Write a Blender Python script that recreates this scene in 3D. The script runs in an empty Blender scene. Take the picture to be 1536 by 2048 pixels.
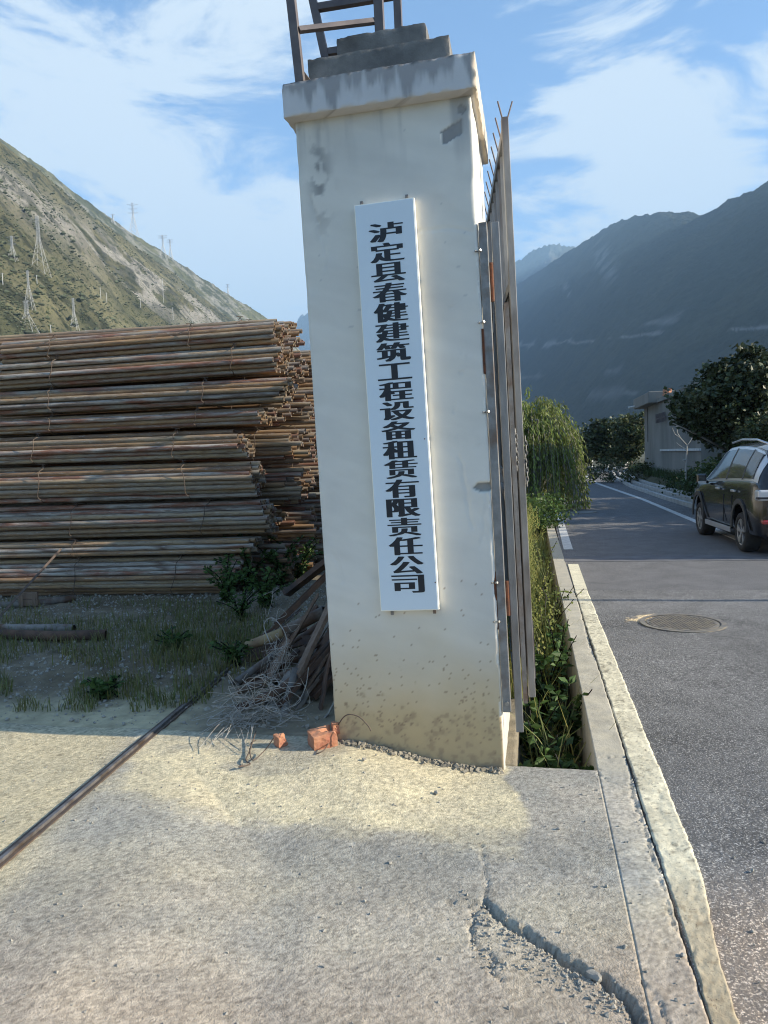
import bpy, bmesh, math, random
import numpy as np
from mathutils import Vector, Matrix, Euler
from math import sin, cos, tan, radians, pi, sqrt, atan2, exp
rnd = random.Random(7)
S = bpy.context.scene
COL = S.collection

# ------------------------------------------------------------------ camera
PITCH, ROLL, FPX, EYE = radians(4.2), radians(2.0), 1479.0, Vector((0, 0, 1.55))
R0, U0, FW = Vector((1, 0, 0)), Vector((0, sin(PITCH), cos(PITCH))), Vector((0, cos(PITCH), -sin(PITCH)))
RT = R0 * cos(ROLL) - U0 * sin(ROLL)
UP = U0 * cos(ROLL) + R0 * sin(ROLL)
cam = bpy.data.cameras.new('camera')
co = bpy.data.objects.new('camera', cam)
COL.objects.link(co)
m = Matrix((RT, UP, -FW)).transposed().to_4x4()
m.translation = EYE
co.matrix_world = m
cam.sensor_fit = 'VERTICAL'
cam.sensor_height = 36.0
cam.lens = 36.0 * FPX / 2048.0
cam.clip_start = 0.05
cam.clip_end = 30000
S.camera = co

def ray(px, py):
    return FW + RT * ((px - 768) / FPX) + UP * ((1024 - py) / FPX)
def G(px, py, z=0.0):
    d = ray(px, py)
    return EYE + d * ((z - EYE.z) / d.z)
def P(px, py, Y):
    d = ray(px, py)
    return EYE + d * (Y / d.y)

# ------------------------------------------------------------------ light
SUN_EL, SUN_AZ = radians(23), radians(10.6)   # light travels towards -X and slightly +Y
sdir = Vector((cos(SUN_AZ) * cos(SUN_EL), -sin(SUN_AZ) * cos(SUN_EL), sin(SUN_EL)))   # towards the sun
sl = bpy.data.lights.new('sun', 'SUN')
sl.energy = 5.0
sl.angle = radians(0.5)
sl.color = (1.0, 0.90, 0.72)
so = bpy.data.objects.new('sun', sl)
COL.objects.link(so)
so.rotation_euler = sdir.to_track_quat('Z', 'Y').to_euler()
W = bpy.data.worlds.new("World")
S.world = W
W.use_nodes = True
nt = W.node_tree
for n in list(nt.nodes): nt.nodes.remove(n)
def N(tree, t, **kw):
    n = tree.nodes.new(t)
    for k, v in kw.items():
        if k.startswith('i_'):
            n.inputs[k[2:].replace('_', ' ')].default_value = v
        else:
            setattr(n, k, v)
    return n
sky = N(nt, 'ShaderNodeTexSky', sky_type='NISHITA', sun_disc=False, sun_elevation=SUN_EL, sun_rotation=pi / 2 + SUN_AZ,
        altitude=1300, air_density=1.0, dust_density=0.6, ozone_density=2.0)
tc = N(nt, 'ShaderNodeTexCoord')
mp = N(nt, 'ShaderNodeMapping')
mp.inputs['Scale'].default_value = (1.0, 1.0, 2.8)
mp.inputs['Rotation'].default_value = (0.25, 0.3, 0.1)
nt.links.new(tc.outputs['Generated'], mp.inputs['Vector'])
nz = N(nt, 'ShaderNodeTexNoise', i_Scale=4.2, i_Detail=11.0, i_Roughness=0.62, i_Distortion=0.5)
nt.links.new(mp.outputs[0], nz.inputs['Vector'])
am = N(nt, 'ShaderNodeMath', operation='MULTIPLY_ADD'); am.inputs[1].default_value = 2.9; am.inputs[2].default_value = -1.20
nt.links.new(nz.outputs['Fac'], am.inputs[0])
acc = am.outputs[0]
for (bx, by, ang, wgt) in [(130, 130, 17, .36), (30, 400, 9, .26), (420, 470, 10, .20), (330, 330, 8, .10), (500, 600, 9, .22), (1420, 90, 8, .22), (1240, 250, 10, .26),
                           (1480, 330, 8, .24), (1160, 420, 8, .18), (1060, 340, 5, .10), (620, 640, 4, .3), (540, 170, 9, -.12), (1050, 120, 9, -.14), (640, 300, 6, -.10), (1480, 30, 5, -.10)]:
    d = ray(bx, by).normalized()
    dt = N(nt, 'ShaderNodeVectorMath', operation='DOT_PRODUCT')
    nm = N(nt, 'ShaderNodeVectorMath', operation='NORMALIZE')
    nt.links.new(tc.outputs['Generated'], nm.inputs[0])
    nt.links.new(nm.outputs[0], dt.inputs[0])
    dt.inputs[1].default_value = d
    mr = N(nt, 'ShaderNodeMapRange', interpolation_type='SMOOTHSTEP')
    mr.inputs['From Min'].default_value = cos(radians(ang * 1.6))
    mr.inputs['From Max'].default_value = cos(radians(ang * .25))
    mr.inputs['To Min'].default_value = 0
    mr.inputs['To Max'].default_value = wgt
    nt.links.new(dt.outputs['Value'], mr.inputs['Value'])
    ad = N(nt, 'ShaderNodeMath', operation='ADD')
    nt.links.new(acc, ad.inputs[0]); nt.links.new(mr.outputs[0], ad.inputs[1])
    acc = ad.outputs[0]
cr = N(nt, 'ShaderNodeMapRange', interpolation_type='SMOOTHSTEP')
cr.inputs['From Min'].default_value = 0.42
cr.inputs['From Max'].default_value = 0.88
cr.inputs['To Min'].default_value = 0.02
cr.inputs['To Max'].default_value = 0.93
nt.links.new(acc, cr.inputs['Value'])
mx = N(nt, 'ShaderNodeMix', data_type='RGBA')
nt.links.new(cr.outputs[0], mx.inputs['Factor'])
hs = N(nt, 'ShaderNodeHueSaturation', i_Saturation=1.15, i_Value=1.0)
nt.links.new(sky.outputs[0], hs.inputs['Color'])
nt.links.new(hs.outputs[0], mx.inputs['A'])
mx.inputs['B'].default_value = (3.15, 3.5, 3.75, 1)
bg = N(nt, 'ShaderNodeBackground', i_Strength=0.10)
nt.links.new(mx.outputs['Result'], bg.inputs['Color'])
wo = N(nt, 'ShaderNodeOutputWorld')
nt.links.new(bg.outputs[0], wo.inputs['Surface'])
S.view_settings.view_transform = 'Standard'
S.view_settings.look = 'None'
S.view_settings.gamma = 1
S.view_settings.exposure = 1.5
HAZE = 2.1e-4
S.cycles.max_bounces = 8
S.cycles.volume_bounces = 0
S.cycles.use_denoising = True
S.cycles.filter_width = 1.1

# ------------------------------------------------------------------ materials
MATS = {}
def mat(name, c1, c2=None, c3=None, scale=8.0, rough=0.8, bump=0.0, bscale=None, metallic=0.0, lo=.35, hi=.65, detail=6.0,
        vcol=None, objrand=0.0, stretch=(1, 1, 1), trans=0.0, spots=None, spot_scale=60, coord='Object', spec=None, coat=0.0, spot_th=.3, bdist=.004):
    """noise-mixed Principled material: c1<->c2 by noise, c3 by a second noise, optional speckles, vertex colour multiply, leaf translucency"""
    if name in MATS: return MATS[name]
    M = bpy.data.materials.new(name)
    M.use_nodes = True
    t = M.node_tree
    L = t.links.new
    b = t.nodes['Principled BSDF']
    b.inputs['Roughness'].default_value = rough
    b.inputs['Metallic'].default_value = metallic
    if spec is not None: b.inputs['Specular IOR Level'].default_value = spec
    if coat: b.inputs['Coat Weight'].default_value = coat
    tcn = N(t, 'ShaderNodeTexCoord')
    mpn = N(t, 'ShaderNodeMapping')
    mpn.inputs['Scale'].default_value = stretch
    vec = mpn.outputs[0]
    L(tcn.outputs[coord], mpn.inputs['Vector'])
    if objrand:
        oi = N(t, 'ShaderNodeObjectInfo')
        sc = N(t, 'ShaderNodeVectorMath', operation='SCALE')
        sc.inputs[0].default_value = (37.0, 91.0, 53.0)
        L(oi.outputs['Random'], sc.inputs['Scale'])
        ad = N(t, 'ShaderNodeVectorMath', operation='ADD')
        L(vec, ad.inputs[0]); L(sc.outputs[0], ad.inputs[1])
        vec = ad.outputs[0]
    cur = None
    if c2 is not None:
        n1 = N(t, 'ShaderNodeTexNoise', i_Scale=scale, i_Detail=detail, i_Roughness=0.6)
        L(vec, n1.inputs['Vector'])
        r = N(t, 'ShaderNodeMapRange')
        r.inputs['From Min'].default_value = lo
        r.inputs['From Max'].default_value = hi
        L(n1.outputs['Fac'], r.inputs['Value'])
        x = N(t, 'ShaderNodeMix', data_type='RGBA')
        x.inputs['A'].default_value = (*c1, 1)
        x.inputs['B'].default_value = (*c2, 1)
        L(r.outputs[0], x.inputs['Factor'])
        cur = x.outputs['Result']
    else:
        rg = N(t, 'ShaderNodeRGB')
        rg.outputs[0].default_value = (*c1, 1)
        cur = rg.outputs[0]
    if c3 is not None:
        n2 = N(t, 'ShaderNodeTexNoise', i_Scale=scale * .37, i_Detail=4.0, i_Roughness=0.6)
        L(vec, n2.inputs['Vector'])
        r = N(t, 'ShaderNodeMapRange')
        r.inputs['From Min'].default_value = .5
        r.inputs['From Max'].default_value = .66
        L(n2.outputs['Fac'], r.inputs['Value'])
        x = N(t, 'ShaderNodeMix', data_type='RGBA')
        L(r.outputs[0], x.inputs['Factor'])
        L(cur, x.inputs['A'])
        x.inputs['B'].default_value = (*c3, 1)
        cur = x.outputs['Result']
    if objrand:
        oi2 = N(t, 'ShaderNodeObjectInfo')
        r = N(t, 'ShaderNodeMapRange')
        r.inputs['To Min'].default_value = 1 - objrand
        r.inputs['To Max'].default_value = 1 + objrand
        L(oi2.outputs['Random'], r.inputs['Value'])
        h = N(t, 'ShaderNodeHueSaturation')
        L(cur, h.inputs['Color']); L(r.outputs[0], h.inputs['Value'])
        cur = h.outputs[0]
    if spots:
        n3 = N(t, 'ShaderNodeTexNoise', i_Scale=spot_scale, i_Detail=3.0, i_Roughness=0.7)
        L(vec, n3.inputs['Vector'])
        r = N(t, 'ShaderNodeMapRange')
        r.inputs['From Min'].default_value = spot_th + .3
        r.inputs['From Max'].default_value = spot_th + .38
        L(n3.outputs['Fac'], r.inputs['Value'])
        x = N(t, 'ShaderNodeMix', data_type='RGBA')
        L(r.outputs[0], x.inputs['Factor'])
        L(cur, x.inputs['A'])
        x.inputs['B'].default_value = (*spots, 1)
        cur = x.outputs['Result']
    if vcol:
        a = N(t, 'ShaderNodeAttribute', attribute_name=vcol)
        x = N(t, 'ShaderNodeMix', data_type='RGBA', blend_type='MULTIPLY')
        x.inputs['Factor'].default_value = 1
        L(cur, x.inputs['A']); L(a.outputs['Color'], x.inputs['B'])
        cur = x.outputs['Result']
    L(cur, b.inputs['Base Color'])
    if bump:
        nb = N(t, 'ShaderNodeTexNoise', i_Scale=bscale or scale * 6, i_Detail=5.0, i_Roughness=0.65)
        L(vec, nb.inputs['Vector'])
        bp = N(t, 'ShaderNodeBump', i_Strength=bump, i_Distance=bdist)
        L(nb.outputs['Fac'], bp.inputs['Height'])
        L(bp.outputs[0], b.inputs['Normal'])
    if trans:
        tr = N(t, 'ShaderNodeBsdfTranslucent')
        L(cur, tr.inputs['Color'])
        ms = N(t, 'ShaderNodeMixShader')
        ms.inputs[0].default_value = trans
        L(b.outputs[0], ms.inputs[1]); L(tr.outputs[0], ms.inputs[2])
        L(ms.outputs[0], t.nodes['Material Output'].inputs['Surface'])
    MATS[name] = M
    return M

M_apron = mat('concrete_apron', (.92, .92, .92), (1.08, 1.06, 1.02), scale=7, rough=.95, bump=.9, bscale=130, vcol='Col', spots=(.50, .47, .43), spot_scale=210, spot_th=.30, spec=.2, bdist=.010)
M_yard = mat('yard_soil', (.85, .84, .82), (1.1, 1.08, 1.02), scale=9, rough=1, bump=.8, bscale=70, vcol='Col', spec=.1, bdist=.01)
M_road = mat('asphalt', (.105, .103, .102), (.15, .147, .145), scale=3, rough=.95, bump=1.0, bscale=95, spots=(.42, .41, .39), spot_scale=120, spot_th=.24, vcol='Col', spec=.2, bdist=.008)
M_patch = mat('asphalt_patch', (.10, .10, .11), (.15, .15, .16), scale=4, rough=.95, bump=.6, bscale=90)
M_line = mat('road_paint', (.62, .56, .40), (.46, .42, .31), scale=9, rough=.9, bump=.7, bscale=90, spots=(.16, .15, .14), spot_scale=75, spot_th=.30)
M_linew = mat('road_paint_white', (.62, .62, .60), (.42, .42, .42), scale=12, rough=.9, spots=(.12, .12, .12), spot_scale=30, spot_th=.33)
M_kerb = mat('kerb_concrete', (.92, .92, .92), (1.1, 1.08, 1.02), scale=9, rough=.95, bump=.7, bscale=120, vcol='Col')
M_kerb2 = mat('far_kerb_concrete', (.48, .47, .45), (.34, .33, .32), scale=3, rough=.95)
M_earth = mat('earth', (.055, .06, .03), (.10, .085, .05), c3=(.04, .06, .02), scale=1.5, rough=1, bump=.5)
M_plaster = mat('weathered_plaster', (.97, .97, .97), (1.03, 1.03, 1.02), scale=3, rough=.85, bump=.25, bscale=35, vcol='Col', spec=.3)
M_cap = mat('stained_plaster', (.97, .97, .97), (1.04, 1.03, 1.02), scale=8, rough=.9, bump=.3, bscale=60, vcol='Col')
M_block = mat('sooty_cement', (.13, .125, .12), (.24, .23, .215), c3=(.09, .09, .09), scale=7, rough=.95, bump=.6, bscale=60)
M_panel = mat('sign_panel_paint', (.66, .74, .80), (.69, .76, .81), scale=1.5, rough=.38)
M_alu = mat('sign_edge_aluminium', (.92, .88, .78), rough=.5)
M_black = mat('black_vinyl', (.012, .013, .018), rough=.5)
M_galv = mat('galvanised_steel', (.20, .195, .19), (.32, .31, .30), c3=(.15, .125, .11), scale=9, rough=.5, metallic=.45, bump=.15, bscale=120, stretch=(1, 1, .35))
M_galv2 = mat('weathered_galvanised_steel', (.20, .195, .19), (.30, .29, .28), c3=(.17, .12, .09), scale=14, rough=.6, metallic=.4, bump=.3, bscale=90)
M_rust = mat('rusted_steel', (.16, .055, .025), (.08, .035, .02), scale=30, rough=.95, bump=.6, bscale=90)
M_dkst = mat('dark_frame_steel', (.11, .095, .10), (.17, .145, .14), scale=8, rough=.65, metallic=.3)
M_bolt = mat('zinc_bolt', (.32, .31, .29), rough=.4, metallic=.6)
M_rail = mat('track_steel', (.10, .08, .065), (.17, .12, .09), c3=(.07, .06, .06), scale=12, rough=.6, metallic=.4, bump=.3, bscale=70)
M_railtop = mat('polished_track_steel', (.20, .19, .19), (.30, .28, .27), c3=(.12, .09, .07), scale=18, rough=.42, metallic=.6)
M_plank = mat('weathered_plank', (.15, .095, .065), (.23, .16, .115), scale=3, rough=.9, bump=.4, stretch=(12, 12, 1), bscale=20)
M_scrapr = mat('rusty_scrap', (.085, .05, .035), (.15, .085, .055), c3=(.06, .045, .04), scale=12, rough=.9, bump=.5, bscale=60, objrand=.35)
M_scrapg = mat('grey_scrap', (.15, .135, .12), (.25, .22, .19), c3=(.12, .07, .045), scale=12, rough=.85, bump=.5, bscale=60, objrand=.3)
M_yelpipe = mat('ochre_pipe', (.34, .25, .13), (.24, .15, .09), scale=10, rough=.85, bump=.4)
M_wire = mat('binding_wire_steel', (.50, .48, .44), (.26, .22, .18), scale=30, rough=.6, metallic=.3)
M_tie = mat('rusty_tie_wire', (.09, .065, .05), (.14, .10, .075), scale=30, rough=.8)
M_brick = mat('broken_brick', (.40, .17, .09), (.50, .26, .16), c3=(.34, .13, .08), scale=18, rough=.95, bump=.7, bscale=70)
M_stone = mat('pebble_stone', (.26, .24, .21), (.40, .37, .31), scale=20, rough=.95, bump=.5)
M_bark = mat('bark', (.16, .14, .12), (.26, .24, .21), scale=9, rough=.95, bump=.5)
M_barkp = mat('pale_bark', (.48, .46, .42), (.30, .28, .25), scale=14, rough=.9)
def leafmat(n, a, b, tr=.25, rough=.55):
    return mat(n, a, b, scale=1.2, rough=rough, vcol='Col', trans=tr, spec=.3)
M_grassS = leafmat('verge_grass', (.20, .25, .075), (.29, .31, .12), .4)
M_grassY = leafmat('yard_grass', (.13, .155, .055), (.19, .19, .08), .3)
M_weed = leafmat('weed_leaf', (.055, .11, .03), (.08, .13, .04), .3)
M_wil = leafmat('willow_leaf', (.13, .19, .055), (.20, .25, .085), .35)
M_dark = leafmat('dark_evergreen_leaf', (.035, .052, .024), (.055, .07, .034), .15, .45)
M_mid = leafmat('mid_green_leaf', (.05, .075, .03), (.08, .09, .045), .2)
M_hedge = leafmat('hedge_leaf', (.035, .065, .025), (.06, .09, .03), .25)

# ------------------------------------------------------------------ object helpers
def link(o, parent=None):
    COL.objects.link(o)
    if parent: o.parent = parent
    return o
def tag(o, label=None, cat=None, group=None, kind=None):
    if label: o['label'] = label
    if cat: o['category'] = cat
    if group: o['group'] = group
    if kind: o['kind'] = kind
    return o
def thing(name, label, cat, loc=(0, 0, 0), group=None, mtx=None):
    o = bpy.data.objects.new(name, None)
    o.empty_display_size = .1
    if mtx is not None: o.matrix_world = mtx
    else: o.location = loc
    link(o)
    return tag(o, label, cat, group)

class MB:
    def __init__(s): s.v = []; s.f = []; s.c = []; s.m = []
    def add(s, vs, fs, col=None, mi=0):
        n = len(s.v)
        s.v += [tuple(v) for v in vs]
        s.f += [tuple(i + n for i in f) for f in fs]
        s.m += [mi] * len(fs)
        if col is not None: s.c += [col] * len(vs)
        return s
    def box(s, lo, hi, M=None, bev=0, mi=0):
        x0, y0, z0 = lo; x1, y1, z1 = hi
        vs = [Vector(p) for p in ((x0, y0, z0), (x1, y0, z0), (x1, y1, z0), (x0, y1, z0), (x0, y0, z1), (x1, y0, z1), (x1, y1, z1), (x0, y1, z1))]
        if M is not None: vs = [M @ v for v in vs]
        return s.add(vs, [(0, 3, 2, 1), (4, 5, 6, 7), (0, 1, 5, 4), (1, 2, 6, 5), (2, 3, 7, 6), (3, 0, 4, 7)], mi=mi)
    def bar(s, a, b, w, h=None, up=(0, 0, 1)):
        """rectangular bar from a to b"""
        a = Vector(a); b = Vector(b); h = h or w
        d = (b - a).normalized()
        x = d.cross(Vector(up))
        if x.length < 1e-3: x = d.cross(Vector((1, 0, 0)))
        x.normalize(); y = x.cross(d)
        vs = []
        for p in (a, b):
            for sx, sy in ((-1, -1), (1, -1), (1, 1), (-1, 1)):
                vs.append(p + x * sx * w / 2 + y * sy * h / 2)
        return s.add(vs, [(3, 2, 1, 0), (4, 5, 6, 7), (0, 1, 5, 4), (1, 2, 6, 5), (2, 3, 7, 6), (3, 0, 4, 7)])
    def tube(s, pts, r, n=8, cap=True, r2=None):
        pts = [Vector(p) for p in pts]
        rings = []
        prev = None
        base = len(s.v)
        for i, p in enumerate(pts):
            d = (pts[min(i + 1, len(pts) - 1)] - pts[max(i - 1, 0)])
            d = d.normalized() if d.length > 1e-9 else Vector((0, 0, 1))
            if prev is None:
                x = d.orthogonal().normalized()
            else:
                x = (prev - d * prev.dot(d))
                x = x.normalized() if x.length > 1e-6 else d.orthogonal().normalized()
            prev = x
            y = d.cross(x)
            rr = r if r2 is None else r + (r2 - r) * i / (len(pts) - 1)
            for k in range(n):
                a = 2 * pi * k / n
                s.v.append(tuple(p + (x * cos(a) + y * sin(a)) * rr))
        for i in range(len(pts) - 1):
            for k in range(n):
                k2 = (k + 1) % n
                s.f.append((base + i * n + k, base + i * n + k2, base + (i + 1) * n + k2, base + (i + 1) * n + k)); s.m.append(0)
        if cap:
            s.f.append(tuple(base + k for k in reversed(range(n)))); s.m.append(0)
            e = base + (len(pts) - 1) * n
            s.f.append(tuple(e + k for k in range(n))); s.m.append(0)
        return s
    def build(s, name, material, parent=None, smooth=False, label=None, bevel=0):
        me = bpy.data.meshes.new(name)
        me.from_pydata(s.v, [], s.f)
        mats = material if isinstance(material, (list, tuple)) else [material]
        for q in mats: me.materials.append(q)
        if len(mats) > 1: me.polygons.foreach_set('material_index', s.m)
        if s.c:
            at = me.color_attributes.new('Col', 'FLOAT_COLOR', 'POINT')
            at.data.foreach_set('color', np.array([(*c, 1.0) for c in s.c], dtype=np.float32).ravel())
        if smooth: me.polygons.foreach_set('use_smooth', [True] * len(me.polygons))
        me.update()
        o = link(bpy.data.objects.new(name, me), parent)
        if label: o['label'] = label
        if bevel:
            b = o.modifiers.new('bevel', 'BEVEL'); b.width = bevel; b.segments = 2; b.limit_method = 'ANGLE'
        return o
def npmesh(name, V, Fq, material, col=None, smooth=True, parent=None):
    me = bpy.data.meshes.new(name)
    V = np.asarray(V, dtype=np.float32); Fq = np.asarray(Fq, dtype=np.int32)
    k = Fq.shape[1]
    me.vertices.add(len(V)); me.vertices.foreach_set('co', V.ravel())
    me.loops.add(Fq.size); me.loops.foreach_set('vertex_index', Fq.ravel())
    me.polygons.add(len(Fq)); me.polygons.foreach_set('loop_start', np.arange(0, Fq.size, k, dtype=np.int32))
    me.polygons.foreach_set('use_smooth', np.full(len(Fq), smooth))
    me.materials.append(material)
    if col is not None:
        at = me.color_attributes.new('Col', 'FLOAT_COLOR', 'POINT')
        c = np.ones((len(V), 4), dtype=np.float32); c[:, :3] = col
        at.data.foreach_set('color', c.ravel())
    me.update(calc_edges=True); me.validate()
    return link(bpy.data.objects.new(name, me), parent)

# numpy value noise
def vn(x, y, seed=0):
    T = np.random.RandomState(seed).rand(256, 256)
    xi = np.floor(x).astype(int); yi = np.floor(y).astype(int)
    fx = x - xi; fy = y - yi
    fx = fx * fx * (3 - 2 * fx); fy = fy * fy * (3 - 2 * fy)
    a = T[xi % 256, yi % 256]; b = T[(xi + 1) % 256, yi % 256]; c = T[xi % 256, (yi + 1) % 256]; d = T[(xi + 1) % 256, (yi + 1) % 256]
    return (a * (1 - fx) + b * fx) * (1 - fy) + (c * (1 - fx) + d * fx) * fy
def fbm(x, y, oct=4, seed=0, g=.5):
    s = 0; a = 1; t = 0
    for i in range(oct):
        s = s + a * vn(x * 2 ** i + 17 * i, y * 2 ** i + 31 * i, seed + i); t += a; a *= g
    return s / t
def ridged(x, y, oct=5, seed=0):
    s = 0; a = 1; t = 0
    for i in range(oct):
        s = s + a * (1 - np.abs(2 * vn(x * 2 ** i + 17 * i, y * 2 ** i + 31 * i, seed + i) - 1)); t += a; a *= .5
    return s / t
def sm(x): x = np.clip(x, 0, 1); return x * x * (3 - 2 * x)

# ------------------------------------------------------------------ road frame: t to the right of the ditch's near corner, s along the road
RA = radians(11.35)
RD = Vector((sin(RA), cos(RA), 0)); RN = Vector((cos(RA), -sin(RA), 0)); RO = Vector((.994, 3.492, 0))
def Wd(t, s, z=0.0): return Vector((RO.x + RN.x * t + RD.x * s, RO.y + RN.y * t + RD.y * s, z))
def TS(p):
    q = Vector(p) - RO; return q.dot(RN), q.dot(RD)
def mound(x, y): return .11 * np.maximum(sm((.45 - x) / .7) * sm((y - 2.55) / 1.0), sm((-.35 - x) / .7))

# crack polylines on the apron, in metres on the ground
def GL(pts, z=0.0): return [G(a, b, z).xy for a, b in pts]
CR = [(GL([(965, 1800), (1000, 1832), (1050, 1862), (1085, 1888), (1130, 1922), (1165, 1938), (1205, 1955), (1240, 1985), (1262, 2020), (1280, 2060), (1290, 2130)]), .011, .034),
      (GL([(960, 1690), (968, 1735), (975, 1780), (965, 1800)]), .0045, .008),
      (GL([(965, 1800), (940, 1850), (945, 1890), (990, 1900), (975, 1940), (1010, 1960)]), .007, .012),
      (GL([(1195, 1540), (1215, 1565), (1245, 1570), (1272, 1575)]), .004, .008),
      (GL([(1255, 1515), (1262, 1560), (1272, 1610), (1285, 1655), (1300, 1700), (1318, 1745), (1335, 1800), (1350, 1850), (1375, 1900), (1400, 1960), (1430, 2020), (1460, 2090)]), .0045, .009),
      (GL([(60, 1960), (180, 1900), (200, 1850), (260, 1770)]), .003, .003),
      (GL([(1190, 1515), (1230, 1512), (1262, 1514)]), .005, .01),
      (GL([(1275, 1960), (1310, 2000), (1345, 2060)]), .004, .01)]
MAIN = GL([(1165, 1230), (1180, 1290), (1212, 1352), (1228, 1420), (1245, 1470), (1262, 1515), (1280, 1560), (1290, 1600), (1302, 1640), (1325, 1690), (1345, 1745), (1362, 1800), (1385, 1840), (1398, 1880), (1420, 1930), (1440, 1985), (1465, 2040), (1480, 2080)])
CR.append((MAIN, .0055, .014))
BR = [GL([(1300, 1600), (1330, 1640), (1345, 1660)]), GL([(1380, 1740), (1395, 1770), (1390, 1800), (1405, 1830)]), GL([(1330, 1570), (1310, 1620), (1350, 1700)])]
for b_ in BR: CR.append((b_, .004, .006))
def pdist(x, y, pl):
    D = np.full(x.shape, 1e9); 
    for (a, b) in zip(pl[:-1], pl[1:]):
        dx, dy = b[0] - a[0], b[1] - a[1]
        l2 = dx * dx + dy * dy + 1e-12
        u = np.clip(((x - a[0]) * dx + (y - a[1]) * dy) / l2, 0, 1)
        D = np.minimum(D, np.hypot(x - a[0] - u * dx, y - a[1] - u * dy))
    return D
def hfun(x, y, rough=1.0):
    wx = x + (fbm(x * 24, y * 24, 4, 5, .75) - .5) * .055; wy = y + (fbm(x * 24, y * 24, 4, 9, .75) - .5) * .055
    h = mound(x, y)
    h = h + rough * ((fbm(x * 1.7, y * 1.7, 3, 1) - .5) * .018 + (fbm(x * 62, y * 62, 2, 2, .95) - .5) * .0036 + (fbm(x * 9, y * 9, 3, 4) - .5) * .002)
    for pl, w, d in CR:
        dd = pdist(wx, wy, pl)
        h = h - d * np.exp(-(dd / w) ** 2)
    # the broken corner left of the big crack has sunk
    pl = CR[0][0]
    a, b = np.array(pl[0]), np.array(pl[-2])
    nrm = np.array([-(b - a)[1], (b - a)[0]]); nrm = nrm / np.linalg.norm(nrm)
    xs = np.interp(wy, [pl[i][1] for i in range(len(pl))][::-1], [pl[i][0] for i in range(len(pl))][::-1])
    sgn = xs - wx
    left = (sgn > 0) & (wy < a[1]) 
    dd = pdist(wx, wy, pl)
    h = h - np.where(left, .011 * np.exp(-(dd / .16) ** 2), 0) - np.where(left, .004 * np.exp(-(dd / .3) ** 2) * (fbm(x * 60, y * 60, 2, 33) - .3), 0)
    return h
def grid(t0, t1, s0, s1, dt, ds):
    T, Sg = np.meshgrid(np.arange(t0, t1 + dt * .5, dt), np.arange(s0, s1 + ds * .5, ds))
    x = RO.x + RN.x * T + RD.x * Sg; y = RO.y + RN.y * T + RD.y * Sg
    n, k = T.shape
    i = np.arange(n * k).reshape(n, k)
    F = np.stack([i[:-1, :-1].ravel(), i[:-1, 1:].ravel(), i[1:, 1:].ravel(), i[1:, :-1].ravel()], 1)
    return T, Sg, x, y, F
def lerp(a, b, f): return a * (1 - f[..., None]) + np.array(b) * f[..., None]
def ground_col(x, y):
    n1 = fbm(x * 2.2, y * 2.2, 4, 40); n2 = fbm(x * 9, y * 9, 4, 41); n3 = fbm(x * 40, y * 40, 3, 42)
    c = np.zeros(x.shape + (3,)) + np.array([.475, .43, .36])
    c = lerp(c, (.50, .455, .36), sm((n1 - .42) * 4))
    c = lerp(c, (.33, .325, .30), .75 * sm((fbm(x * 1.3, y * 1.3, 4, 47) - .48) * 5))
    c = lerp(c, (.335, .335, .315), .7 * np.exp(-((y - 2.78 + .1 * x) / .22) ** 2) * sm((n1 - .2) * 3))
    st = sm((ridged(x * 1.1 + .15 * n2, y * 1.1, 3, 45) - .90) * 14)
    c = lerp(c, (.56, .52, .43), st * .45)
    # pale yellow dust drifted in front of the pillar
    d = np.exp(-(np.maximum(0, np.abs(y - 3.36 + .18 * x) - .12) / .34) ** 2) * sm((x + 1.5) / .5) * sm((.62 - x + .12 * (n2 - .5)) / .16)
    c = lerp(c, (.72, .63, .42), np.clip(sm((d - .62 * fbm(x * 4.5, y * 9, 5, 44, .7) + .12) * 2.6) * (.45 + .5 * n2), 0, .85))
    c = lerp(c, (.30, .285, .25), sm((fbm(x * 1.6 + 5, y * 3.2, 4, 46) - .56) * 8) * .5)
    # reddish brown dirt at the right front
    d = sm((x - .35) / .7) * sm((2.6 - y) / .6)
    c = lerp(c, (.33, .255, .19), np.clip(d * (.3 + n2), 0, .8))
    c = lerp(c, (.44, .36, .285), .6 * sm((2.35 - y + .3 * (n1 - .5)) / .4))
    # sand left of the track
    d = sm((-1.25 - x) / .25) * sm((4.6 - y) / .7)
    c = lerp(c, (.60, .52, .34), d * .75)
    c = c * (.94 + .12 * n2)[..., None] * (.42 + 1.16 * fbm(x * 105, y * 105, 2, 48, .9))[..., None]
    pit = sm((fbm(x * 60, y * 60, 2, 49, .9) - .70) * 14)
    c = c * (1 - .3 * pit)[..., None]
    return c
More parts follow.
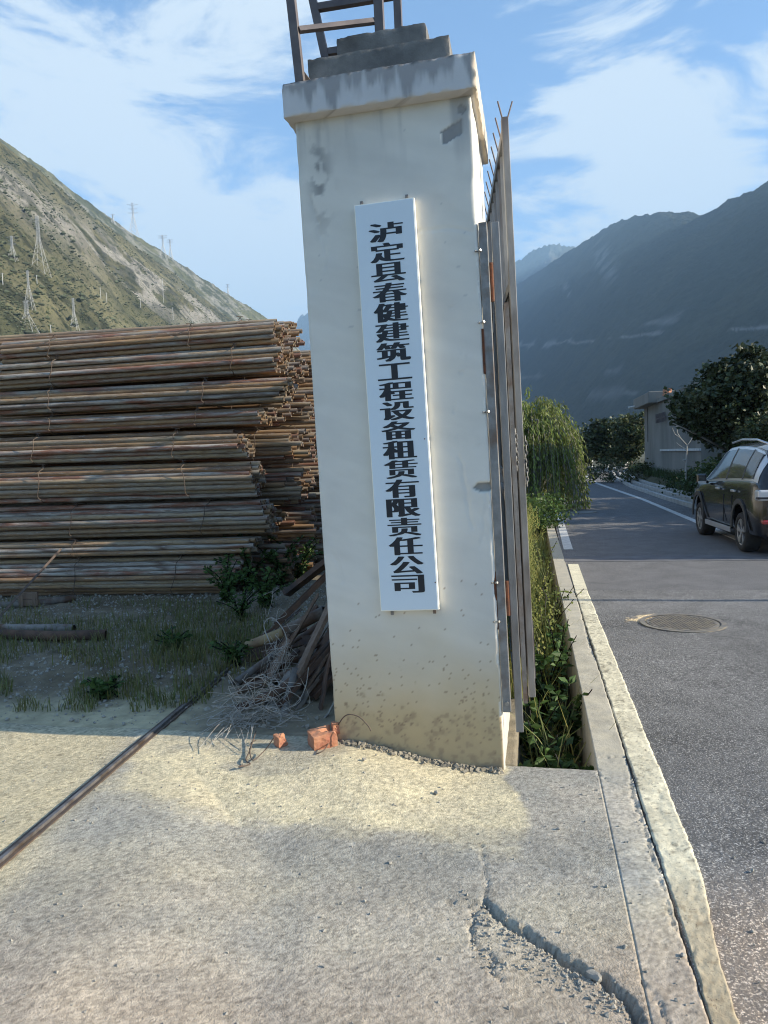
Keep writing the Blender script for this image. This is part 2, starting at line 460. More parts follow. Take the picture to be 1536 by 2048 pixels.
def near_sheet(name, t0, t1, s0, s1, d, material, zoff=0.0, hf=hfun, colf=ground_col, skirt=.5, ragL=0, ragR=0, taper=0):
    T, Sg, x, y, F = grid(t0, t1, s0, s1, d, d)
    jit = ragL * (sm((fbm(Sg * 7, Sg * 0 + 3, 5, 171, .7) - .38) * 3)) * np.clip(1 - (T - t0) / .05, 0, 1) - ragR * (sm((fbm(Sg * 8, Sg * 0 + 8, 5, 172, .7) - .40) * 3)) * np.clip(1 - (t1 - T) / .05, 0, 1)
    jit = jit - taper * sm((-.7 - Sg) / .9) * (T - t0) / (t1 - t0)
    x = x + RN.x * jit; y = y + RN.y * jit
    z = hf(x, y) + zoff
    if skirt:   # drop the rim so the sheet has an edge
        V = np.stack([x, y, z], -1)
        n, k = T.shape
        rim = list(range(k)) + [i * k + k - 1 for i in range(1, n)] + [n * k - 1 - j for j in range(1, k)] + [i * k for i in range(n - 2, 0, -1)]
        Vf = V.reshape(-1, 3); lo = Vf[rim].copy(); lo[:, 2] = zoff - skirt
        nb = len(Vf); m_ = len(rim)
        Fs = np.array([[rim[a], nb + a, nb + (a + 1) % m_, rim[(a + 1) % m_]] for a in range(m_)])
        C = colf(x, y).reshape(-1, 3); C = np.vstack([C, C[rim] * .8])
        return npmesh(name, np.vstack([Vf, lo]), np.vstack([F, Fs]), material, C)
    return npmesh(name, np.stack([x, y, z], -1).reshape(-1, 3), F, material, colf(x, y).reshape(-1, 3))

# ------------------------------------------------------------------ ground
gm = MB()
gm.add([(-7000, -3000, -.6), (7000, -3000, -.6), (7000, 8500, -.6), (-7000, 8500, -.6)], [(0, 1, 2, 3)])
tag(gm.build('ground', M_earth), kind='structure')
KT = .156
tag(near_sheet('concrete_apron', -3.6, .0, -2.9, .0, .009, M_apron), kind='structure')
KERBC = lambda x, y: np.array([.43, .40, .33]) * (.8 + .4 * fbm(x * 9, y * 9, 4, 61))[..., None]
def kerb_col(x, y):
    c = ground_col(x, y); k = KERBC(x, y)
    f = sm((y - 3.2) / .5)[..., None]
    return c * (1 - f) + k * f
tag(near_sheet('kerb', .0012, KT, -2.9, 5.0, .0085, M_kerb, colf=kerb_col, ragR=.004), kind='structure')
ks = MB(); 
for i in range(7): ks.box((0, 5.003 + i * 5, -.5), (KT, 10.0 + i * 5, .001))
kv = [(Wd(v[0], v[1], v[2])) for v in ks.v]; ks.v = [tuple(v) for v in kv]; ks.c = [(.40, .37, .31)] * len(ks.v)
tag(ks.build('far_kerb_strip', M_kerb), kind='structure')
def yard_col(x, y):
    n1 = fbm(x * 1.4, y * 1.4, 4, 50); n2 = fbm(x * 14, y * 14, 4, 51)
    c = np.zeros(x.shape + (3,)) + np.array([.26, .225, .17])
    c = lerp(c, (.56, .49, .33), sm((4.7 - y + .3 * n1) / .8) * sm((-.9 - x) / .5) * .85)
    c = lerp(c, (.155, .125, .085), sm((y - 4.4) / .6) * (.35 + .4 * sm((n1 - .45) * 5)))  # soil colour darkened beyond the shadow edge to deepen the yard's shade
    c = lerp(c, (.16, .145, .11), sm((y - 7) / 3) * .6)
    return c * (.7 + .6 * n2)[..., None]
def yard_h(x, y): return mound(x, y) + (fbm(x * 1.3, y * 1.3, 3, 3) - .5) * .03 + (ridged(x * 9, y * 9, 4, 8) - .6) * .028 * sm((-1.1 - x) / .3 + sm((y - 5.2))) + (fbm(x * 45, y * 45, 3, 21, .7) - .5) * .007
tag(near_sheet('yard_ground', -6.2, -.395, .004, 7.0, .016, M_yard, hf=yard_h, colf=yard_col), kind='structure')
tag(near_sheet('yard_ground_far', -26.0, -.395, 7.004, 40.0, .25, M_yard, hf=yard_h, colf=yard_col), kind='structure')
tag(near_sheet('yard_ground_side', -14.0, -3.605, -2.9, 0.0, .05, M_yard, hf=yard_h, colf=yard_col), kind='structure')
tag(near_sheet('yard_ground_left', -26.0, -6.205, .004, 7.0, .12, M_yard, hf=yard_h, colf=yard_col), kind='structure')

# road: dense near strip with aggregate relief, coarse beyond
def road_h(x, y):
    wx = x + (fbm(x * 22, y * 22, 3, 5) - .5) * .035; wy = y + (fbm(x * 22, y * 22, 3, 9) - .5) * .035
    h = (fbm(x * 70, y * 70, 3, 12, .8) - .5) * .010 + (fbm(x * 1.2, y * 1.2, 3, 13) - .5) * .01 - .001
    for pl, w, d in [(MAIN, .0055, .014)] + [(b, .004, .006) for b in BR]:
        h = h - d * np.exp(-(pdist(wx, wy, pl) / w) ** 2)
    return h
def road_col(x, y):
    n = fbm(x * 1.1, y * 1.1, 4, 70); n2 = fbm(x * 60, y * 60, 3, 71, .8)
    c = np.zeros(x.shape + (3,)) + 1.0
    c = c * (.8 + .45 * n)[..., None] * (.55 + .95 * n2)[..., None]
    d = sm((2.75 - y) / .9) * sm((n - .2) * 3)
    c = lerp(c, (4.2, 3.2, 2.3), d * .55)          # brown soil trodden over the asphalt
    mx_, my_ = G(1318, 1240).xy                        # sand spilt beside the manhole
    d = np.exp(-(((x - mx_) / .30) ** 2 + ((y - my_) / .26) ** 2) * 1.3)
    c = lerp(c, (5.2, 4.1, 2.5), np.clip(sm((d - .75 * fbm(x * 14, y * 14, 4, 72, .7) + .05) * 3), 0, .8))
    return c
tag(near_sheet('road', KT + .003, 3.4, -2.9, 4.8, .0115, M_road, hf=road_h, colf=road_col, skirt=.3), kind='structure')
RL = [(KT + .003, 4.803), (KT + .003, 9), (.25, 18), (1.1, 28), (2.0, 37), (3.4, 50), (6, 68)]
RR = [(7.0, 4.803), (6.6, 8), (5.6, 10.4), (4.3, 12.4), (3.72, 14.5), (3.6, 20), (3.62, 28), (4.1, 38), (5.2, 50), (8.5, 68)]
def edge(poly, s): return float(np.interp(s, [p[1] for p in poly], [p[0] for p in poly]))
def ribbon(name, fa, fb, s0, s1, z, material, ds=.5, col=(1, 1, 1), drop=.25):
    mb = MB(); n = int((s1 - s0) / ds) + 1
    for i in range(n + 1):
        s = s0 + (s1 - s0) * i / n
        a, b = fa(s), fb(s)
        mb.v += [tuple(Wd(a, s, z - drop)), tuple(Wd(a, s, z)), tuple(Wd(b, s, z)), tuple(Wd(b, s, z - drop))]
        mb.c += [col] * 4
        if i < n:
            k = i * 4
            for j in range(3): mb.f.append((k + j, k + j + 1, k + j + 5, k + j + 4)); mb.m.append(0)
    mb.f.append((0, 1, 2, 3)); mb.f.append(tuple(n * 4 + j for j in (3, 2, 1, 0))); mb.m += [0, 0]
    return mb.build(name, material)
tag(ribbon('road_far', lambda s: edge(RL, s), lambda s: edge(RR, s), 4.803, 66, -.001, M_road, col=(.95, .95, .98)), kind='structure')
tag(ribbon('road_side', lambda s: 3.403, lambda s: 7.0, -2.9, 4.8, -.001, M_road, col=(.95, .95, .98)), kind='structure')
# painted lines (sheets 4 mm up)
def line_h(x, y): return (fbm(x * 70, y * 70, 3, 12, .8) - .5) * .010 + (fbm(x * 1.2, y * 1.2, 3, 13) - .5) * .01 + .0035 - sum(.004 * np.exp(-(pdist(x + (fbm(x * 24, y * 24, 4, 5, .75) - .5) * .055, y + (fbm(x * 24, y * 24, 4, 9, .75) - .5) * .055, b_) / .005) ** 2) for b_ in BR)
def line_col(x, y):
    c = np.ones(x.shape + (3,)) * ((.74 + .42 * fbm(x * 6, y * 6, 4, 90)) * (.72 + .55 * fbm(x * 75, y * 75, 2, 92, .9)))[..., None]
    c = lerp(c, (.30, .29, .28), sm((fbm(x * 30, y * 30, 4, 93, .8) - .60) * 9) * .8)
    return lerp(c, (.52, .42, .34), np.clip(sm((2.75 - y + .5 * (fbm(x * 3, y * 3, 4, 91) - .5)) / .8) * .75, 0, 1))
M_linev = mat('worn_edge_line_paint', (.74, .68, .50), (.58, .53, .39), scale=9, rough=.9, bump=.6, bscale=110, spots=(.22, .20, .17), spot_scale=80, spot_th=.30, vcol='Col')
tag(near_sheet('edge_line', .1585, .30, -2.3, 4.8, .0115, M_linev, hf=line_h, colf=line_col, skirt=.006, ragL=.007, ragR=.006, taper=.065), kind='structure')
for (a, b) in ((4.81, 6.75), (8.35, 17.6)):
    tag(ribbon('edge_line_far', lambda s: edge([(.168, 4.8), (.19, 8), (.30, 18)], s), lambda s: edge([(.30, 4.8), (.33, 8), (.46, 18)], s), a, b, .006, M_linew if a > 5 else M_linev, drop=.012), kind='structure')
tag(ribbon('center_line', lambda s: edge([(2.98, 6), (2.98, 20), (2.62, 33), (2.9, 44)], s), lambda s: edge([(3.12, 6), (3.12, 20), (2.80, 33), (3.1, 44)], s), 8.5, 44, .006, M_linew, drop=.012), kind='structure')
tag(ribbon('road_patch', lambda s: .155, lambda s: 6.6, 7.0, 7.55, .004, M_patch, drop=.01), kind='structure')
for k, (o1, o2, zz) in enumerate([(.02, .14, .10), (.34, .46, .16), (.62, .78, .2)]):
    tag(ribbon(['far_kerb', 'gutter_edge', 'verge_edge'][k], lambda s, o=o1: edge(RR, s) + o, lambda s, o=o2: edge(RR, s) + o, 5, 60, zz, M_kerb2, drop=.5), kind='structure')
# bank on the far side of the road
bk = MB()
prof = [(.78, .1), (1.4, .55), (2.6, .8), (6, .9), (40, 1.2)]
ss = [-3 + i * 2.5 for i in range(30)]
for s in ss:
    for (o, z) in prof: bk.v.append(tuple(Wd(edge(RR, s) + o, s, z * (1 if s > 8 else .5) + .1 * sin(s * 1.7 + o))))
for i in range(len(ss) - 1):
    for j in range(len(prof) - 1): bk.f.append((i * 5 + j, i * 5 + j + 1, i * 5 + j + 6, i * 5 + j + 5)); bk.m.append(0)
tag(bk.build('roadside_bank', M_earth), kind='structure')

# ------------------------------------------------------------------ pillar frame
TH, LE = radians(11.5), radians(1.5)
PO = G(1010, 1540, 0)
ax = Vector((cos(TH), -sin(TH), 0)); dp = Vector((sin(TH), cos(TH), 0))
pu = Vector((0, 0, 1)) * cos(LE) - ax * sin(LE); pxv = ax * cos(LE) + Vector((0, 0, 1)) * sin(LE)
PM = Matrix((pxv, dp, pu)).transposed().to_4x4(); PM.translation = PO
def LP(u, v, w): return PM @ Vector((u, v, w))

pil = thing('gate_pillar', 'white plastered concrete gate pillar with flaking paint and stepped dark cap', 'pillar', mtx=PM)
# shaft: fine front face grid with chipped right corner and a bare cement patch
PW, PD, PH = .85, .80, 3.205
def shaft():
    d = .0085
    us = np.linspace(-PW, 0, int(PW / d) + 1); ws = np.linspace(-.12, PH, int((PH + .12) / d) + 1)
    U_, W_ = np.meshgrid(us, ws)
    n = fbm(U_ * 3, W_ * 3, 4, 101); nf = fbm(U_ * 16, W_ * 16, 4, 102); nv = fbm(U_ * 14, W_ * 1.6, 4, 103); ns = fbm(U_ * 105, W_ * 105, 2, 104, .8)
    C = np.zeros(U_.shape + (3,)) + np.array([.68, .655, .60])
    C = lerp(C, (.70, .68, .62), sm((n - .45) * 4) * .6)
    C = lerp(C, (.55, .535, .50), sm((fbm(U_ * 2.2, W_ * 1.3, 3, 110) - .50) * 5) * .6)
    C = C * (.93 + .14 * fbm(U_ * 5 + 2 * n, W_ * 17 + 6 * U_, 4, 111))[..., None]
    hl = ridged(U_ * 1.6 + .3 * nf, W_ * 1.1 + .3 * nf, 2, 118) > .992
    C = lerp(C, (.36, .35, .33), hl * .55)
    bs = sm((.95 - W_ + .25 * (n - .5)) / .85)                      # ochre splash dirt at the foot
    C = lerp(C, (.52, .385, .20), bs * .95)
    C = lerp(C, (.42, .33, .20), sm((.42 - W_ + .3 * (nf - .5)) / .4) * .75)
    mud = sm((nf * .6 + fbm(U_ * 45, W_ * 45, 3, 119) * .5 - .50 - .55 * W_) * 9) * (W_ < .6)
    C = lerp(C, (.30, .22, .14), mud * .6)
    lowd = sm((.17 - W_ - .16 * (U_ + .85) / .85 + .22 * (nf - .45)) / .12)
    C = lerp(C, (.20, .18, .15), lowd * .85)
    sp = (ns > .86 - .12 * np.exp(-((W_ - .30) / .24) ** 2)) & (W_ < .95) & (fbm(U_ * 6, W_ * 6, 2, 106) > .42)
    C = lerp(C, (.24, .17, .11), sp * .75)
    tp = sm((W_ - 2.93 + .42 * (nv - .5)) / .3)                       # mildew runs below the cap
    C = lerp(C, (.36, .36, .36), tp * sm((nv - .42) * 5) * .75)
    m1 = np.exp(-(((U_ + .745) / .05) ** 2 + ((W_ - 2.93) / .20) ** 2))
    C = lerp(C, (.22, .22, .22), np.clip(m1 * sm((nf - .42) * 7), 0, 1) * .85)
    scr = (ridged(U_ * 4, W_ * 26, 3, 120) > .93) & (W_ > 2.2) & (n > .48)
    C = lerp(C, (.40, .40, .40), scr * .5)
    dep = np.zeros(U_.shape)
    q = (U_ + .095 + .035 * (nf - .5)) ; r_ = (W_ - 3.055 - .45 * (U_ + .09) + .03 * (nf - .5))
    patch = (np.abs(q) < .052 + .02 * (nf - .5)) & (np.abs(r_) < .030 + .02 * n)
    patch |= ((U_ + .045) ** 2 / .02 ** 2 + (W_ - 3.15) ** 2 / .02 ** 2 < .6 + nf)
    C = np.where(patch[..., None], np.array([.27, .265, .26]) * (.8 + .5 * nf)[..., None], C)
    dep = np.where(patch, .006, 0.0)
    ch = ((U_ + .02) / .055) ** 2 + ((W_ - 1.395) / .022) ** 2 < .9 + (nf - .5) * 1.2
    C = np.where(ch[..., None], np.array([.33, .32, .30]), C); dep = np.where(ch, .018, dep)
    fl = (ridged(U_ * 9, W_ * 9, 3, 130) > .95) & (((U_ > -.16) & (W_ > 1.0) & (W_ < 2.6)) | ((U_ < -.72) & (W_ > 2.2)))
    dep = np.where(fl, .003, dep)
    for (u0, w0, u1, w1) in [(-.02, 1.42, -.065, 1.1), (-.80, 2.85, -.745, 2.5), (-.15, 1.55, -.1, 1.2), (-.28, 2.62, -.02, 2.60), (-.82, 1.1, -.77, .95)]:
        pl = [(u0, w0), ((u0 + u1) / 2 + .015, (w0 + w1) / 2 + .02), (u1, w1)]
        dd = pdist(U_ + (nf - .5) * .04, W_ + (n - .5) * .04, pl)
        dep = dep + .0035 * np.exp(-(dd / .007) ** 2)
    wav = (n - .5) * .010 + (nf - .5) * .0016
    # ragged corners
    er = .004 + .010 * sm((fbm(W_ * 9, W_ * 0 + 3, 4, 140) - .45) * 4)
    el = .004 + .010 * sm((fbm(W_ * 7, W_ * 0 + 9, 4, 141) - .5) * 4)
    cut = np.maximum(0, 1 - (-U_) / er) ** 1.5 * er * .8 + np.maximum(0, 1 - (U_ + PW) / el) ** 1.5 * el * .8
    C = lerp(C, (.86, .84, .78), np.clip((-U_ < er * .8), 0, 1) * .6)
    Yv = dep + wav + cut
    V = np.stack([U_, Yv, W_], -1)
    nn, kk = U_.shape
    i = np.arange(nn * kk).reshape(nn, kk)
    F = np.stack([i[:-1, :-1].ravel(), i[:-1, 1:].ravel(), i[1:, 1:].ravel(), i[1:, :-1].ravel()], 1)
    V = V.reshape(-1, 3); C = C.reshape(-1, 3)
    Fs = [F]; Vs = [V]; Cs = [C]; nb = len(V)
    # sides: strips going back along depth
    vs_ = np.linspace(0, PD, 60)
    for side, col in ((kk - 1, 1), (0, -1)):
        idx = i[:, side]
        base = V[idx]
        rows = []
        for k, vv in enumerate(vs_[1:]):
            b = base.copy(); f = vv / PD
            b[:, 1] = base[:, 1] * (1 - f) + PD * f
            b[:, 0] = (0 if col > 0 else -PW) + (fbm(np.full(nn, vv * 11), ws * 11, 3, 150) - .5) * .006 * (0 < k < 58)
            rows.append(b)
        st = nb
        A = np.concatenate(rows); Vs.append(A)
        cc = C[idx] * 0 + np.array([.74, .72, .66]); cc = np.tile(cc, (len(rows), 1))
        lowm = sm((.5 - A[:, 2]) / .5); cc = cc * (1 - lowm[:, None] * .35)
        Cs.append(cc)
        prev = idx
        for k in range(len(rows)):
            cur = st + k * nn + np.arange(nn)
            q_ = np.stack([prev[:-1], cur[:-1], cur[1:], prev[1:]], 1)
            Fs.append(q_ if col > 0 else q_[:, ::-1])
            prev = cur
        nb += len(A)
    # back
    a = len(np.concatenate(Vs))
    Vs.append(np.array([(-PW, PD, -.12), (0, PD, -.12), (0, PD, PH), (-PW, PD, PH)])); Cs.append(np.full((4, 3), .6))
    Fs.append(np.array([[a + 1, a, a + 3, a + 2]]))
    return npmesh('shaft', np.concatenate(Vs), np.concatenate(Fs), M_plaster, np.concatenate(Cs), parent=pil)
shaft()
def slab_grid(name, lo, hi, d, material, colf, parent, amp=.002, chamfer=.006, seed=0):
    """box with finely gridded faces, noisy edges"""
    V = []; F = []; 
    lo = np.array(lo); hi = np.array(hi); nb = 0
    for axis in range(3):
        for sgn in (0, 1):
            a, b = [k for k in range(3) if k != axis]
            A = np.linspace(lo[a], hi[a], max(2, int((hi[a] - lo[a]) / d) + 1)); B = np.linspace(lo[b], hi[b], max(2, int((hi[b] - lo[b]) / d) + 1))
            AA, BB = np.meshgrid(A, B)
            p = np.zeros(AA.shape + (3,)); p[..., a] = AA; p[..., b] = BB; p[..., axis] = (lo, hi)[sgn][axis]
            n, k = AA.shape
            i = np.arange(n * k).reshape(n, k) + nb
            q = np.stack([i[:-1, :-1].ravel(), i[:-1, 1:].ravel(), i[1:, 1:].ravel(), i[1:, :-1].ravel()], 1)
            flip = (sgn == 0) ^ (axis == 1)
            F.append(q[:, ::-1] if flip else q); V.append(p.reshape(-1, 3)); nb += n * k
    V = np.concatenate(V); F = np.concatenate(F)
    # pull edges in with noise
    near = np.zeros(len(V))
    dist = np.minimum(V - lo, hi - V)
    srt = np.sort(dist, 1)
    nz_ = fbm(V[:, 0] * 34 + V[:, 1] * 29, V[:, 2] * 34 + V[:, 1] * 15, 3, 200 + seed)
    w = chamfer * (.4 + 1.6 * sm((nz_ - .35) * 2.5))
    e = np.maximum(0, 1 - srt[:, 1] / w)
    cen = (lo + hi) / 2
    sg = np.sign(V - cen) * (dist < w[:, None])
    V2 = V - sg * (e * w * .45)[:, None]
    V2 = V2 + ((fbm(V[:, 0] * 30 + V[:, 1] * 30, V[:, 2] * 30, 3, 210 + seed) - .5) * amp)[:, None] * np.sign(V - cen) * (dist < 1e-6)
    return npmesh(name, V2, F, material, colf(V), parent=parent)
def capcol(V):
    n = fbm(V[:, 0] * 17 + V[:, 1] * 17, V[:, 2] * 4, 4, 220); n2 = fbm(V[:, 0] * 40 + V[:, 1] * 40, V[:, 2] * 5, 4, 221)
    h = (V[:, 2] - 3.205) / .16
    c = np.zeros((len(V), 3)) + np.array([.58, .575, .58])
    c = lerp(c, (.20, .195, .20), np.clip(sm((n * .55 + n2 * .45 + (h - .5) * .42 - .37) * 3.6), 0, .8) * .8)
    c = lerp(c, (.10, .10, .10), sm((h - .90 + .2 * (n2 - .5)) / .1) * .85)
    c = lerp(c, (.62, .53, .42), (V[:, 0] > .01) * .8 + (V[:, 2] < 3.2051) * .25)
    return c
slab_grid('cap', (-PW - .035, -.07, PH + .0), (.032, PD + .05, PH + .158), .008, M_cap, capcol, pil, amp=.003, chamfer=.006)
def blk(V): return np.ones((len(V), 3)) * (.8 + .5 * fbm(V[:, 0] * 9, V[:, 2] * 9, 3, 225))[:, None]
M_block2 = mat('sooty_cement_blocks', (.13, .125, .12), (.23, .22, .205), c3=(.09, .09, .09), scale=7, rough=.95, bump=.6, bscale=60, vcol='Col')
slab_grid('lower_step', (-.785, .06, PH + .158), (-.09, .72, PH + .318), .012, M_block2, blk, pil, seed=3, chamfer=.005)
slab_grid('upper_step', (-.66, .17, PH + .318), (-.208, .62, PH + .455), .012, M_block2, blk, pil, seed=5, chamfer=.005)
# rubble mortar line where the apron meets the foot
mo = MB(); r2 = random.Random(3)
for k in range(700):
    u = -PW - .03 + (PW + .02) * r2.random() ** .9
    p = LP(u, -.005 - abs(r2.gauss(0, .022)), 0)
    zz = float(hfun(np.array([p.x]), np.array([p.y]))[0])
    q = .0025 + .011 * r2.random() ** 3
    Mx = Matrix.Translation((p.x, p.y, zz + q * .2)) @ Euler((r2.random() * 3, r2.random() * 3, r2.random() * 3)).to_matrix().to_4x4()
    mo.box((-q, -q * .8, -q * .6), (q, q * .8, q * .6), Mx)
o = mo.build('mortar_rubble', mat('rubble_mortar', (.16, .145, .12), (.34, .30, .23), scale=25, rough=1, bump=.5))
tag(o, 'crumbled mortar along the foot of the pillar front', 'rubble', kind='stuff')

# ------------------------------------------------------------------ sign with lettering
SM_ = PM @ Matrix.Translation((-.565, -.002, .81)) @ Matrix.Rotation(radians(-.25), 4, 'Y')
sg = thing('sign_board', 'tall narrow pale blue white company sign with black Chinese characters on the pillar', 'sign', mtx=SM_)
SW, SH, ST = .288, 1.958, .038
pn = MB().box((.0035, -ST - .0015, .0035), (SW - .0035, -ST + .004, SH - .0035)).build('face_panel', M_panel, sg, bevel=.0015)
MB().box((0, -ST, 0), (.004, 0, SH)).box((SW - .004, -ST, 0), (SW, 0, SH)).box((.004, -ST, 0), (SW - .004, 0, .004)).box((.004, -ST, SH - .004), (SW - .004, 0, SH)).build('edge_frame', M_alu, sg)
txt = "泸定县春健建筑工程设备租赁有限责任公司"
lv, lf = [], []
pitch = (2.672 - .895) / 19
CW, CH = .174, .0925
for i, chh in enumerate(txt):
    cu = bpy.data.curves.new('glyph', 'FONT'); cu.body = chh; cu.size = 1.0; cu.resolution_u = 3
    ob = bpy.data.objects.new('glyph', cu); COL.objects.link(ob)
    dg = bpy.context.evaluated_depsgraph_get()
    me = bpy.data.meshes.new_from_object(ob.evaluated_get(dg))
    vs = [v.co.copy() for v in me.vertices]; fs = [tuple(p.vertices) for p in me.polygons]
    bpy.data.objects.remove(ob); bpy.data.curves.remove(cu); bpy.data.meshes.remove(me)
    if not vs: continue
    cx = .5; x0_ = min(v.x for v in vs); x1_ = max(v.x for v in vs); y0_ = min(v.y for v in vs); y1_ = max(v.y for v in vs)
    ex = (x0_ + x1_) / 2; ey = (y0_ + y1_) / 2
    fx = min(1.12, .93 / (x1_ - x0_)); fy = min(1.15, .95 / (y1_ - y0_))
    cyy = 2.672 - .81 - pitch * (i + .5)
    for k, dx in enumerate((-.050, -.025, 0, .025, .050)):
        n0 = len(lv)
        for v in vs:
            lv.append((SW / 2 + .001 + ((v.x - ex) * fx * .93 + dx) * CW, -ST - .0025 - k * .00012, cyy + (v.y - ey) * fy * CH))
        lf += [tuple(n0 + a for a in f) for f in fs]
lm = MB(); lm.v = lv; lm.f = lf; lm.m = [0] * len(lf)
lm.build('lettering', M_black, sg)
for (x, z) in [(.03, SH + .012), (.25, SH + .014), (.05, -.012), (.262, -.01)]:
    MB().box((x - .007, -.012, z - .014), (x + .007, -.002, z + .012)).tube([(x, -.012, z), (x, -.02, z)], .004, 8).build('fixing_clip', M_galv2, sg)
MB().tube([(SW - .018, -ST - .001, SH * .424), (SW - .018, -ST - .004, SH * .424)], .003, 8).build('screw', M_rust, sg)
MB().tube([(SW - .009, -ST - .001, .135), (SW - .009, -ST - .004, .135)], .003, 8).build('screw', M_rust, sg)

# ------------------------------------------------------------------ steel frame on top of the pillar
fr = thing('steel_sign_frame', 'dark welded steel ladder frame standing on the pillar cap', 'frame', mtx=PM)
zt = 5.2
def fbar(name, a, b, w): MB().bar(a, b, w, w, up=(0, 1, 0)).build(name, M_dkst, fr)
fbar('post', (-.797, -.045, PH + .158), (-.885, -.045, zt), .040)
fbar('post', (-.755, .60, PH + .158), (-1.05, .60, zt), .042)
fbar('post', (-.445, .22, PH + .455), (-.43, .22, zt), .044)
fbar('post', (-.410, .60, PH + .45), (-.385, .60, zt), .040)
for z in (3.604, 4.02, 4.5): fbar('rung', (-.787 - .047 * (z - 3.6), -.045, z), (-.460, .22, z + .13), .024)
for z in (4.08, 4.5, 4.9): fbar('rung', (-.868 - .16 * (z - 4.08), .60, z), (-.42, .60, z - .01), .036)
fbar('rung', (-.790, -.025, 3.41), (-.755, .58, 3.43), .030)
fbar('rung', (-.830, .60, 3.835), (-.66, .60, 3.83), .034)
# ------------------------------------------------------------------ gate
gp = thing('gate_hinge_post', 'narrow galvanised hinge post bolted to the right side of the pillar', 'gate post', mtx=PM)
MB().box((.004, .0, .289), (.044, .04, 2.63)).build('post_tube', M_galv2, gp, bevel=.003)
for z in (2.50, 2.17, 1.75, .93, .74):
    MB().tube([(-.004, .018, z), (-.018, -.010, z)], .0045, 6).tube([(.0, -.001, z), (.010, -.010, z + .002)], .006, 6).build('bolt', M_bolt, gp)
MB().tube([(.026, -.001, .335), (.026, -.012, .335)], .010, 8).build('bolt', M_bolt, gp)
MB().box((-.006, -.004, 1.93), (.004, .03, 2.14)).build('rusty_plate', M_rust, gp)
MB().box((-.012, .002, .70), (.003, .03, .98)).build('rusty_plate', M_rust, gp)
def hinge(parent, z0, z1):
    h = MB().tube([(.050, .042, z0), (.050, .042, z1)], .011, 10)
    h.build('hinge', M_rust, parent)
ga = thing('gate_leaf', 'shorter galvanised steel gate leaf folded back beside the pillar', 'gate', mtx=PM)
A0 = Vector((.080, .05, 0)); Ad = Vector((-.055, 1, 0)).normalized()
def gbox(mb, o_, d_, a0, a1, z0, z1, w):
    n_ = Vector((d_.y, -d_.x, 0))
    vs = []
    for z in (z0, z1):
        for (a, b) in ((a0, -w / 2), (a1, -w / 2), (a1, w / 2), (a0, w / 2)):
            q = o_ + d_ * a + n_ * b; vs.append((q.x, q.y, z))
    mb.add(vs, [(0, 1, 2, 3)[::-1], (4, 5, 6, 7), (0, 1, 5, 4), (1, 2, 6, 5), (2, 3, 7, 6), (3, 0, 4, 7)][0:6])
for (z0, z1) in ((2.27, 2.45), (.76, .93)): hinge(ga, z0, z1)
m_ = MB(); gbox(m_, A0, Ad, 0, .045, .171, 2.64, .037); m_.build('stile', M_galv, ga, bevel=.003)
m_ = MB(); gbox(m_, A0, Ad, 2.35, 2.40, .171, 2.64, .037); m_.build('stile', M_galv, ga)
for z in (.30, 1.30, 1.42, 2.55):
    m_ = MB(); gbox(m_, A0, Ad, .046, 2.349, z, z + .045, .030); m_.build('rail', M_galv, ga)
m_ = MB()
for k in range(19): gbox(m_, A0, Ad, .13 + k * .118, .155 + k * .118, 1.466, 2.549, .02)
m_.build('bars', M_galv, ga)
m_ = MB(); gbox(m_, A0, Ad, .046, 2.349, .346, 1.299, .006)
for k in range(15): gbox(m_, A0, Ad, .10 + k * .15, .13 + k * .15, .35, 1.295, .016)
m_.build('sheet_panel', M_galv2, ga)
gb = thing('gate_leaf', 'tall galvanised steel gate leaf with a row of spikes along its top', 'gate', mtx=PM)
B0 = Vector((.142, .50, 0)); Bd = Vector((-.115, 1, 0)).normalized()
m_ = MB(); gbox(m_, B0, Bd, 0, .05, .199, 3.305, .036); m_.build('stile', M_galv, gb, bevel=.003)
LB = 4.4
m_ = MB(); gbox(m_, B0, Bd, LB, LB + .05, .199, 3.305, .036); m_.build('stile', M_galv, gb)
for z in (.30, 1.35, 2.42, 3.22):
    m_ = MB(); gbox(m_, B0, Bd, .051, LB - .001, z, z + .045, .032); m_.build('rail', M_galv, gb)
m_ = MB()
for k in range(22): gbox(m_, B0, Bd, .10 + k * .19, .125 + k * .19, 2.466, 3.219, .018)
m_.build('bars', M_galv, gb)
m_ = MB(); gbox(m_, B0, Bd, .051, LB - .001, .346, 1.349, .006); gbox(m_, B0, Bd, .051, LB - .001, 1.396, 2.419, .006)
for k in range(28): gbox(m_, B0, Bd, .10 + k * .15, .13 + k * .15, .35, 1.345, .02); gbox(m_, B0, Bd, .10 + k * .15, .13 + k * .15, 1.40, 2.415, .02)
m_.build('sheet_panel', M_galv2, gb)
for k in range(22):
    q = B0 + Bd * (.03 + k * .19)
    MB().tube([(q.x, q.y, 3.26), (q.x - .03, q.y - .01, 3.395)], .0045, 6).build('spike', M_dkst, gb)
    if k % 3 == 0: MB().tube([(q.x, q.y, 3.26), (q.x + .045, q.y + .005, 3.39)], .0045, 6).build('spike', M_dkst, gb)
m_ = MB(); gbox(m_, B0 + Vector((.019, 0, 0)), Bd, .02, .045, .30, .62, .012); m_.build('drop_bolt', M_dkst, gb)
m_ = MB(); gbox(m_, Vector((.110, .25, 0)), Vector((-.1, 1, 0)).normalized(), 0, .03, .25, 2.3, .022); m_.build('folding_strut', M_galv2, gb)
ch = MB()
